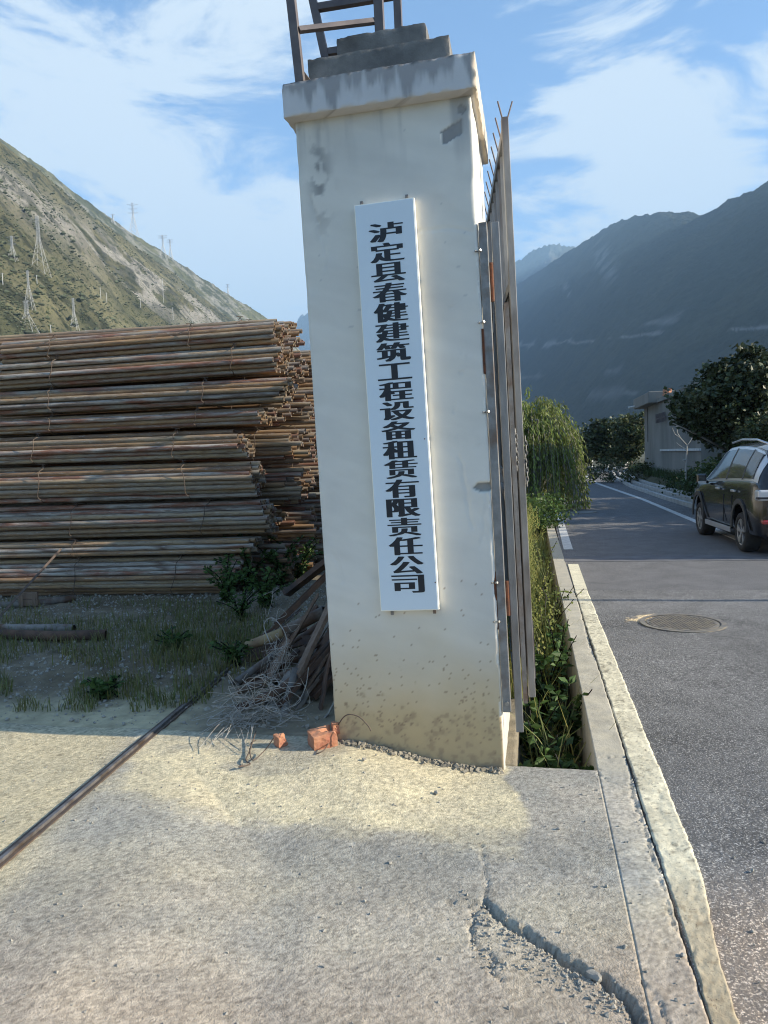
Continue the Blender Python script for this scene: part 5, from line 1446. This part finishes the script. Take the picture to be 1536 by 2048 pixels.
for sy in (1, -1):
    gl('window_surround', -.70, 2.60, .02, .97, .006, M_chrome, sy, tl=.10, tr_=-.80, n=24)
    gl('window', -.50, -.03, .09, .90, .013, M_glass, sy, tl=.05)
    gl('window', .03, .86, .09, .90, .013, M_glass, sy)
    gl('window', .94, 2.40, .09, .90, .013, M_glass, sy, tr_=-.72)
    gl('window_pillar', -.03, .03, .05, .93, .015, M_clad, sy, n=2); gl('window_pillar', .86, .94, .05, .93, .015, M_clad, sy, n=2)
    MB().tube([S3(-.35, sy * .60, 1.665), S3(.2, sy * .60, 1.735), S3(1.0, sy * .60, 1.75), S3(1.6, sy * .59, 1.70)], .016, 8).build('roof_rail', M_chrome, car, smooth=True)
    for x in (.28, 1.22): MB().box(S3(x - .10, sy * .955 - .018, .925), S3(x + .10, sy * .955 + .018, .958)).build('door_handle', M_chrome, car, bevel=.006)
    mm_ = MB(); mm_.box(S3(1.93, sy * 1.04 - .085, 1.0), S3(2.06, sy * 1.04 + .085, 1.17)); mm_.bar(S3(2.02, sy * .90, 1.0), S3(2.0, sy * 1.0, 1.06), .05)
    mi_ = mm_.build('wing_mirror', M_carp, car, bevel=.03)
    MB().box(S3(1.925, sy * 1.04 - .07, 1.0), S3(1.94, sy * 1.04 + .07, 1.04)).build('mirror_trim', M_chrome, mi_)
    MB().box(S3(.50, sy * .935 - .012, .26), S3(2.1, sy * .935 + .018, .345)).build('sill_trim', M_chrome, car, bevel=.006)
    for xs_ in (.90, -.02 + .44): MB().box(S3(xs_ - .004, sy * .938 - .006, .40), S3(xs_ + .004, sy * .938 + .006, .86)).build('door_gap', M_black, car)
    tl_ = MB(); tl_.box(S3(-.90, sy * .80 - .12, .84), S3(-.68, sy * .80 + .118, 1.0)); tl_.build('tail_light', M_lampw, car, bevel=.03)
    MB().box(S3(-.905, sy * .76 - .1, .865), S3(-.80, sy * .76 + .165, .90)).build('tail_light_bar', M_black, car, bevel=.01)
    MB().box(S3(-.915, sy * .66 - .12, .50), S3(-.80, sy * .66 + .2, .56)).build('rear_reflector', M_lampr, car, bevel=.015)
    for x in (0, 2.65):
        # arch cladding
        a_ = MB(); n = 22
        for i in range(n + 1):
            A = -.12 + (pi + .24) * i / n
            for rr_ in (.355, .43): a_.v.append(S3(x + rr_ * cos(A), sy * (.944 if rr_ < .4 else .944), .40 + rr_ * sin(A)))
        for i in range(n): a_.f.append((i * 2, i * 2 + 1, i * 2 + 3, i * 2 + 2)); a_.m.append(0)
        ar = a_.build('arch_cladding', M_clad, car); sd = ar.modifiers.new('s', 'SOLIDIFY'); sd.thickness = .02; sd.offset = 0
        wy = sy * .80; r_ = .335
        wh = bpy.data.objects.new('wheel', None); wh.location = S3(x, wy, 0); wh.location.z = r_ * CK.x + .0; link(wh, car)
        ty = MB(); pr_ = [(-.105, .225), (-.115, .28), (-.10, .32), (-.06, .335), (.06, .335), (.10, .32), (.115, .28), (.105, .225)]
        n = 40
        for i in range(n):
            A = 2 * pi * i / n
            for (yy, rr_) in pr_: ty.v.append((cos(A) * rr_ * CK.x, yy, sin(A) * rr_ * CK.x))
        for i in range(n):
            j = (i + 1) % n
            for k in range(8): ty.f.append((i * 8 + k, i * 8 + (k + 1) % 8, j * 8 + (k + 1) % 8, j * 8 + k)); ty.m.append(0)
        ty.build('tyre', M_tyre, wh, smooth=True)
        rm = MB(); rc = CK.x
        out = sy * .098
        nn = 40
        for i in range(nn):
            A = 2 * pi * i / nn; B = 2 * pi * (i + 1) / nn
            rm.add([(cos(A) * .228 * rc, out, sin(A) * .228 * rc), (cos(B) * .228 * rc, out, sin(B) * .228 * rc), (cos(B) * .205 * rc, out * .93, sin(B) * .205 * rc), (cos(A) * .205 * rc, out * .93, sin(A) * .205 * rc)], [(0, 1, 2, 3)])
            rm.add([(cos(A) * .205 * rc, out * .93, sin(A) * .205 * rc), (cos(B) * .205 * rc, out * .93, sin(B) * .205 * rc), (cos(B) * .205 * rc, -out, sin(B) * .205 * rc), (cos(A) * .205 * rc, -out, sin(A) * .205 * rc)], [(0, 1, 2, 3)])
        for k in range(5):
            A = 2 * pi * k / 5 + .3 + x
            for da in (-.16, .16):
                rm.bar((cos(A) * .04, out * .8, sin(A) * .04), (cos(A + da) * .21 * rc, out * .95, sin(A + da) * .21 * rc), .036, .022, up=(0, 1, 0))
        rm.tube([(0, out * .5, 0), (0, out * 1.02, 0)], .045, 14)
        rm.build('rim', M_rim, wh)
        MB().tube([(0, -out * .2, 0), (0, out * .3, 0)], .19 * rc, 24).build('brake_disc', M_clad, wh)
MB().box(S3(-.93, -.78, .30), S3(-.60, .78, .52)).build('rear_bumper', M_clad, car, bevel=.04)
rg = MB()
for i in range(9):
    y = -.56 + 1.12 * i / 8
    rg.v += [S3(-.80, y, 1.16), S3(-.60, y * .92, 1.50)]
for i in range(8): rg.f.append((i * 2, i * 2 + 1, i * 2 + 3, i * 2 + 2)); rg.m.append(0)
rgo = rg.build('rear_window', M_glass, car)
MB().box(S3(-.70, -.56, 1.575), S3(-.42, .56, 1.62)).build('roof_spoiler', M_carp, car, bevel=.01)

# ------------------------------------------------------------------ mountains
def proj(p):
    v = Vector(p) - EYE; z = v.dot(FW)
    return 768 + FPX * v.dot(RT) / z, 1024 - FPX * v.dot(UP) / z
def elev(px, py):
    d = ray(px, py); return atan2(d.x, d.y), d.z / sqrt(d.x ** 2 + d.y ** 2)
def range_mesh(name, ridge, bfrac, seed, material, colf, nc, nrw, amp, zb0=-2, back=.35, rid=6.0, pw=1.0, fold=260., sc=1.0):
    A = [elev(x, y) for x, y, D in ridge]; az = np.array([a[0] for a in A]); te = np.array([a[1] for a in A]); D = np.array([r_[2] for r_ in ridge], float)
    if az[0] > az[-1]: az, te, D = az[::-1], te[::-1], D[::-1]
    a_ = np.linspace(az[0], az[-1], nc); v_ = np.concatenate([np.linspace(0, 1, nrw), 1 + np.linspace(.04, 1, 12) * back])
    T_ = np.interp(a_, az, te); Dd = np.interp(a_, az, D)
    k = max(3, nc // 60); ker = np.hanning(k + 2)[1:-1]; ker /= ker.sum()
    Dd = np.convolve(np.pad(Dd, (k // 2, k - 1 - k // 2), mode='edge'), ker, 'valid')
    AA, VV = np.meshgrid(a_, v_); DD = np.tile(Dd, (len(v_), 1)); TT = np.tile(T_, (len(v_), 1))
    dist = DD * (bfrac + (1 - bfrac) * VV)
    zr = DD * TT + 1.55
    vv = np.clip(VV, 0, 1)
    k3 = max(5, nc // 5); ker3 = np.hanning(k3 + 2)[1:-1]; ker3 /= ker3.sum(); zs = np.tile(np.convolve(np.pad(zr[0], (k3 // 2, k3 - 1 - k3 // 2), mode='edge'), ker3, 'valid'), (len(v_), 1))
    zr0 = zr; zr = zs * (1 - vv ** 4) + zr * vv ** 4
    z = zb0 + (zr - zb0) * vv ** pw - np.clip(VV - 1, 0, 9) * zr * 1.0
    x = np.sin(AA) * dist; y = np.cos(AA) * dist
    env = np.sin(np.pi * np.clip(vv, 0, 1)) ** .7
    z = z + (ridged(x / fold, y / fold, 6, seed) - .62) * amp * env + (fbm(x / 40., y / 40., 4, seed + 9) - .5) * rid * np.clip(VV * 4, 0, 1) + (fbm(x / 9., y / 9., 3, seed + 19) - .5) * rid * .5
    n, kk = AA.shape; i = np.arange(n * kk).reshape(n, kk)
    F = np.stack([i[:-1, :-1].ravel(), i[:-1, 1:].ravel(), i[1:, 1:].ravel(), i[1:, :-1].ravel()], 1)
    V = np.stack([x, y, z], -1)
    C = colf(x, y, z, VV)
    V = V * sc + np.array(EYE) * (1 - sc)
    o = npmesh(name, V.reshape(-1, 3), F, material, C.reshape(-1, 3)); tag(o, kind='structure')
    return o, V
M_mtn = mat('hillside', (.85, .85, .85), (1.2, 1.2, 1.15), scale=.2, rough=1, vcol='Col', spots=(.30, .36, .22), spot_scale=.4, spot_th=.24, spec=.1, bump=1.0, bscale=.6, bdist=1.5)
M_mtn2 = mat('forested_mountain', (.8, .8, .8), (1.2, 1.2, 1.2), scale=.05, rough=1, vcol='Col', spec=.05, bump=1.0, bscale=.09, bdist=8)
def lcol(x, y, z, v):
    n = fbm(x / 90., y / 90., 5, 300); n2 = fbm(x / 14., y / 14., 4, 301); rg_ = ridged(x / 45., y / 45., 5, 302)
    c = np.zeros(x.shape + (3,)) + np.array([.15, .14, .08])
    c = lerp(c, (.22, .205, .12), sm((n - .48) * 5))
    c = lerp(c, (.095, .10, .055), sm((fbm(x / 60., y / 60., 5, 303) - .47) * 6) * .8)
    c = lerp(c, (.045, .05, .03), sm((n2 - .54) * 9) * .85)
    band = np.exp(-((v - .70 + .12 * (n - .5)) / .11) ** 2) * sm((y - 350) / 250)
    c = c * .70
    r3 = ridged(x / 11. + z / 30., y / 16., 4, 309)
    c = lerp(c, (.25, .235, .215), np.clip(band * sm((rg_ - .50) * 7) * 1.9, 0, .92))
    c = lerp(c, (.075, .075, .065), np.clip(band * sm((.62 - r3) * 7) * 1.3, 0, .8))
    c = lerp(c, (.34, .32, .29), np.clip(band * sm((r3 - .80) * 9) * sm((rg_ - .5) * 5), 0, .7))
    c = lerp(c, (.045, .05, .03), sm((.16 + .1 * (n - .5) - v) * 20) * .5)
    return c
LR = [(-1500, -200, 620), (-900, -120, 760), (-400, 90, 950), (0, 284, 1150), (60, 327, 1200), (120, 377, 1280), (180, 428, 1360), (230, 466, 1430), (300, 514, 1540), (350, 548, 1620), (400, 592, 1720), (450, 628, 1820), (490, 654, 1900), (560, 700, 2000), (640, 770, 2100)]
hillL, VL = range_mesh('left_hillside', LR, .30, 310, M_mtn, lcol, 900, 320, 70, rid=9, sc=.55)
def bcol(x, y, z, v):
    n = fbm(x / 90., y / 90., 5, 320); rg_ = ridged(x / 50., y / 50., 5, 322)
    c = np.zeros(x.shape + (3,)) + np.array([.115, .115, .06])
    c = lerp(c, (.07, .075, .042), sm((n - .45) * 6))
    c = lerp(c, (.24, .23, .21), sm((rg_ - .62) * 6) * .8)
    return lerp(c, (.05, .055, .035), sm((fbm(x / 16., y / 16., 4, 325) - .55) * 9) * .8)
BR_ = [(-600, 40, 1800), (0, 278, 2000), (60, 315, 2050), (100, 346, 2100), (150, 386, 2150), (200, 421, 2200), (260, 463, 2260), (320, 500, 2320), (380, 540, 2400), (440, 578, 2500), (500, 614, 2600), (545, 645, 2700), (600, 700, 2800), (680, 800, 2900)]
hillB, VB = range_mesh('left_back_ridge', BR_, .45, 330, M_mtn, bcol, 520, 150, 60, rid=12, sc=.55)
range_mesh('distant_peak', [(480, 800, 5000), (560, 690, 4900), (600, 634, 4800), (625, 622, 4700), (660, 640, 4700), (760, 760, 4600), (860, 800, 4500)], .6, 350, M_mtn2, lambda x, y, z, v: np.zeros(x.shape + (3,)) + np.array([.16, .17, .18]), 120, 50, 120, rid=40)
def rcol(x, y, z, v):
    n = fbm(x / 130., y / 130., 5, 340)
    c = np.zeros(x.shape + (3,)) + np.array([.036, .042, .032])
    c = lerp(c, (.050, .052, .035), sm((n - .45) * 5))
    e = (z - 1.55) / np.hypot(x, y)
    for (e0, w_, a_, th) in ((.1405, .0014, .9, .44), (.155, .0028, .6, .58), (.070, .0025, .45, .55), (.098, .002, .4, .58)):
        wob = (fbm(x / 160., y / 160., 3, 341) - .5) * .010
        m_ = np.exp(-((e - e0 - wob) / (w_ * (1 + 2.5 * sm((fbm(x / 90., y / 90., 3, 344) - .5) * 5)))) ** 2) * sm((fbm(x / 150., y / 150., 4, 342 + int(e0 * 1000)) - th) * 12)
        c = lerp(c, (.23, .22, .21), np.clip(m_ * a_, 0, 1))
    az = np.arctan2(x, y)
    for (a0, e0, aw, ew) in ((.295, .236, .012, .025), (.248, .205, .004, .012)):
        m_ = np.exp(-((az - a0 + .25 * (e - e0)) / aw) ** 2 - ((e - e0) / ew) ** 2) * sm((fbm(x / 35., y / 35., 4, 349) - .46) * 8)
        c = lerp(c, (.20, .19, .18), np.clip(m_, 0, .8))
    return c
RR_ = [(560, 900, 5000), (780, 800, 4900), (880, 690, 4700), (960, 618, 4350), (1028, 572, 3900), (1080, 541, 3450), (1140, 500, 3000), (1200, 463, 2620), (1230, 446, 2470), (1262, 434, 2320), (1320, 424, 2110), (1360, 424, 1990), (1400, 430, 1890), (1430, 418, 1820), (1462, 398, 1750), (1500, 382, 1670), (1536, 364, 1600), (1640, 345, 1400), (1800, 420, 1250), (2100, 600, 1080), (2500, 800, 950), (2900, 960, 900)]
hillR, VR = range_mesh('right_mountain', RR_, .33, 360, M_mtn2, rcol, 700, 260, 30, rid=14, fold=420.)
range_mesh('far_right_mountain', [(700, 880, 4900), (900, 700, 4800), (980, 580, 4600), (1020, 532, 4500), (1060, 504, 4400), (1098, 488, 4300), (1120, 489, 4300), (1150, 494, 4300), (1200, 510, 4250), (1300, 600, 4200), (1500, 800, 4200)], .45, 370, M_mtn2, lambda x, y, z, v: lerp(np.zeros(x.shape + (3,)) + np.array([.06, .065, .05]), (.20, .19, .17), sm((fbm(x / 300., y / 300., 5, 371) - .5) * 5) * .7), 260, 120, 220, rid=40, fold=900.)
# scrub on the left hillside
sr = np.random.RandomState(8); mb = MB(); rr2 = random.Random(9)
oc = [Vector((1, 0, .1)), Vector((-1, .1, 0)), Vector((.1, 1, 0)), Vector((0, -1, .1)), Vector((0, .1, 1)), Vector((0, 0, -.6))]
F8 = [(0, 2, 4), (2, 1, 4), (1, 3, 4), (3, 0, 4), (2, 0, 5), (1, 2, 5), (3, 1, 5), (0, 3, 5)]
FLT = VL[6:322, 200:880].reshape(-1, 3); nn_ = fbm(FLT[:, 0] / 30., FLT[:, 1] / 30., 4, 380) + .25 * np.exp(-((np.arange(len(FLT)) // 680 - 90) / 60.) ** 2)
cand = np.where(nn_ > .50)[0]; cand2 = np.arange(len(FLT))
for k in range(24000):
    p_ = Vector(FLT[sr.choice(cand) if k % 6 else sr.choice(cand2)].tolist()) + Vector((rr2.gauss(0, 1.1), rr2.gauss(0, 1.1), 0)); s = .55 * rr2.uniform(.45, 1.5) * (1 + 1.2 * (rr2.random() < .06))
    q = rr2.uniform(.6, 1.4)
    mb.add([Vector((v.x * s * rr2.uniform(.7, 1.4), v.y * s * rr2.uniform(.7, 1.4), v.z * s * rr2.uniform(.6, 1.2))) + p_ for v in oc], F8, (q, q, q))
tag(mb.build('hillside_scrub', mat('scrub_leaf', (.050, .062, .032), (.08, .09, .045), scale=.2, rough=1, vcol='Col')), 'dark scrub bushes dotted over the left hillside', kind='stuff')

# ------------------------------------------------------------------ pylons
M_pyl = mat('pylon_steel', (.42, .43, .44), rough=.6, metallic=.1)
PVs = np.concatenate([VL[:320].reshape(-1, 3), VB[:150].reshape(-1, 3)])
_v = PVs - np.array(EYE)[None]; _z = _v @ np.array(FW); PXs = 768 + FPX * (_v @ np.array(RT)) / _z; PYs = 1024 - FPX * (_v @ np.array(UP)) / _z
nL = VL[:320].reshape(-1, 3).shape[0]
def on_hill(px, py, back=False):
    d = (PXs - px) ** 2 + (PYs - py) ** 2
    if back: d[:nL] = 1e12
    else: d[nL:] = 1e12
    return Vector(PVs[int(np.argmin(d))].tolist())
def pylon(label, px, yb, yt, wb, style, back=False, name='electricity_pylon', arms=None):
    b_ = on_hill(px, yb, back); D = sqrt(b_.x ** 2 + b_.y ** 2); m_ = D / FPX / cos(atan2(b_.x, b_.y)) 
    H = (yb - yt) * m_; w0 = wb * m_ / 2; w1 = w0 * .16; th_ = max(.06, .34 * m_)
    t = thing(name, label, 'pylon', loc=b_ - Vector((0, 0, 2)), group='electricity pylons on the left hillside')
    H += 2
    body_ = MB(); waist = .62 * H
    def hw(z): return w0 + (w1 - w0) * min(1, z / waist)
    lv_ = [0]; 
    while lv_[-1] < H * .97:
        lv_.append(lv_[-1] + max(1.5 * hw(lv_[-1]), H * .05))
    lv_[-1] = H
    sgn = ((-1, -1), (1, -1), (1, 1), (-1, 1))
    for a_, c_ in zip(lv_[:-1], lv_[1:]):
        h0, h1 = hw(a_), hw(c_)
        for i in range(4):
            s0, s1 = sgn[i], sgn[(i + 1) % 4]
            body_.bar((s0[0] * h0, s0[1] * h0, a_), (s0[0] * h1, s0[1] * h1, c_), th_)
            body_.bar((s0[0] * h0, s0[1] * h0, a_), (s1[0] * h1, s1[1] * h1, c_), th_ * .6)
            body_.bar((s1[0] * h0, s1[1] * h0, a_), (s0[0] * h1, s0[1] * h1, c_), th_ * .6)
    body_.build('lattice_mast', M_pyl, t)
    for (f, wd) in (arms or [(.70, 1.0), (.82, .85), (.95, 1.1)]):
        am = MB(); L_ = H * .16 * wd
        for sx in (-1, 1):
            am.bar((0, 0, H * f + .6), (sx * L_, 0, H * f), th_ * .8); am.bar((0, 0, H * f - .04 * H), (sx * L_, 0, H * f), th_ * .7)
        am.build('cross_arm', M_pyl, t)
pylon('tall pylon standing against the sky on the ridge of the left hillside', 270, 466, 411, 14, 0, True)
pylon('large lattice pylon high on the left hillside below the rocks', 80, 545, 456, 24, 0, arms=[(.93, .8)])
pylon('faint small pylon at the left edge of the hillside', 26, 517, 482, 14, 0)
pylon('slender pylon above the wide braced one at the lower left', 59, 611, 555, 14, 0, arms=[(.95, .4)])
pylon('wide braced lattice pylon low on the left hillside', 57, 655, 612, 28, 0, arms=[(.98, .7)])
pylon('pylon rising just above the pipe stack on the lower hillside', 150, 662, 606, 15, 0, arms=[(.96, .4), (.86, .4)])
pylon('broad headed pylon on the back ridge, left of its pair', 327, 520, 476, 13, 0, True, arms=[(.98, 1.2), (.90, 1.1)])
pylon('narrow pylon on the back ridge, right of its pair', 341, 520, 484, 8, 0, True, arms=[(.98, 1), (.88, 1)])
pylon('tiny distant pylon on the back ridge near the end of the hill', 465, 580, 562, 4, 0, True)
pylon('low pylon top peeking over the ridge at the upper left', 227, 447, 431, 8, 0, True, arms=[(.98, 1.3)])
for i, (px, yb, yt, lb) in enumerate([(6, 570, 550, 'utility pole at the far left edge of the hillside'), (75, 567, 552, 'utility pole between the two large pylons'), (202, 597, 577, 'utility pole in mid slope, left one of a pair'), (214, 604, 586, 'utility pole in mid slope, right one of a pair'), (346, 642, 617, 'taller utility pole low on the slope above the pipe stack'), (281, 615, 596, 'utility pole standing in the dark scrub of the slope'),
                                      (385, 652, 636, 'utility pole low on the slope near the rocks'), (392, 655, 640, 'utility pole just right of another near the rocks'), (101, 668, 652, 'utility pole just above the left end of the pipe stack'), (327, 605, 560, 'mast standing on the rocky part of the slope')]):
    b_ = on_hill(px, yb); m_ = sqrt(b_.x ** 2 + b_.y ** 2) / FPX
    o = MB().tube([(0, 0, -1), (0, 0, (yb - yt) * m_)], .15, 6).bar((-.6, 0, (yb - yt) * m_ * .93), (.6, 0, (yb - yt) * m_ * .93), .1).build('utility_pole', M_pyl); o.location = b_; tag(o, lb, 'pole', 'utility poles on the left hillside')
# pale sheds behind the left end of the pipe stack
sh = thing('distant_shed', 'white roofed grey shed behind the left end of the pipe stack', 'shed', loc=P(-60, 760, 30))
sh.location.z = 0
zr_ = P(0, 690, 30).z
MB().box((-6, 0, -.6), (1.35, 8, zr_ - .35)).build('wall', mat('shed_wall', (.16, .17, .19), rough=.8), sh); MB().box((-6.3, -.4, zr_ - .348), (1.75, 8.4, zr_)).build('roof', M_linew, sh)
sh2 = thing('low_white_block', 'low white block wall seen at the left edge between the pipe bundles', 'wall', loc=P(-60, 830, 24)); sh2.location.z = 0
z1_ = P(0, 762, 24).z
MB().box((-6, 0, -.6), (.15, 1, z1_)).build('block_wall', M_linew, sh2)

# ------------------------------------------------------------------ haze
hz = MB().box((-7400, -3300, -3.6), (7400, 8800, 1330)).build('haze', M_linew)
hm = bpy.data.materials.new('haze'); hm.use_nodes = True
t = hm.node_tree
for n in list(t.nodes): t.nodes.remove(n)
vol = N(t, 'ShaderNodeVolumePrincipled'); vol.inputs['Color'].default_value = (.42, .68, 1.0, 1); vol.inputs['Density'].default_value = HAZE; vol.inputs['Anisotropy'].default_value = .0
ou = N(t, 'ShaderNodeOutputMaterial'); t.links.new(vol.outputs[0], ou.inputs['Volume'])
hz.data.materials.clear(); hz.data.materials.append(hm); tag(hz, 'thin blue air over the valley', kind='stuff')
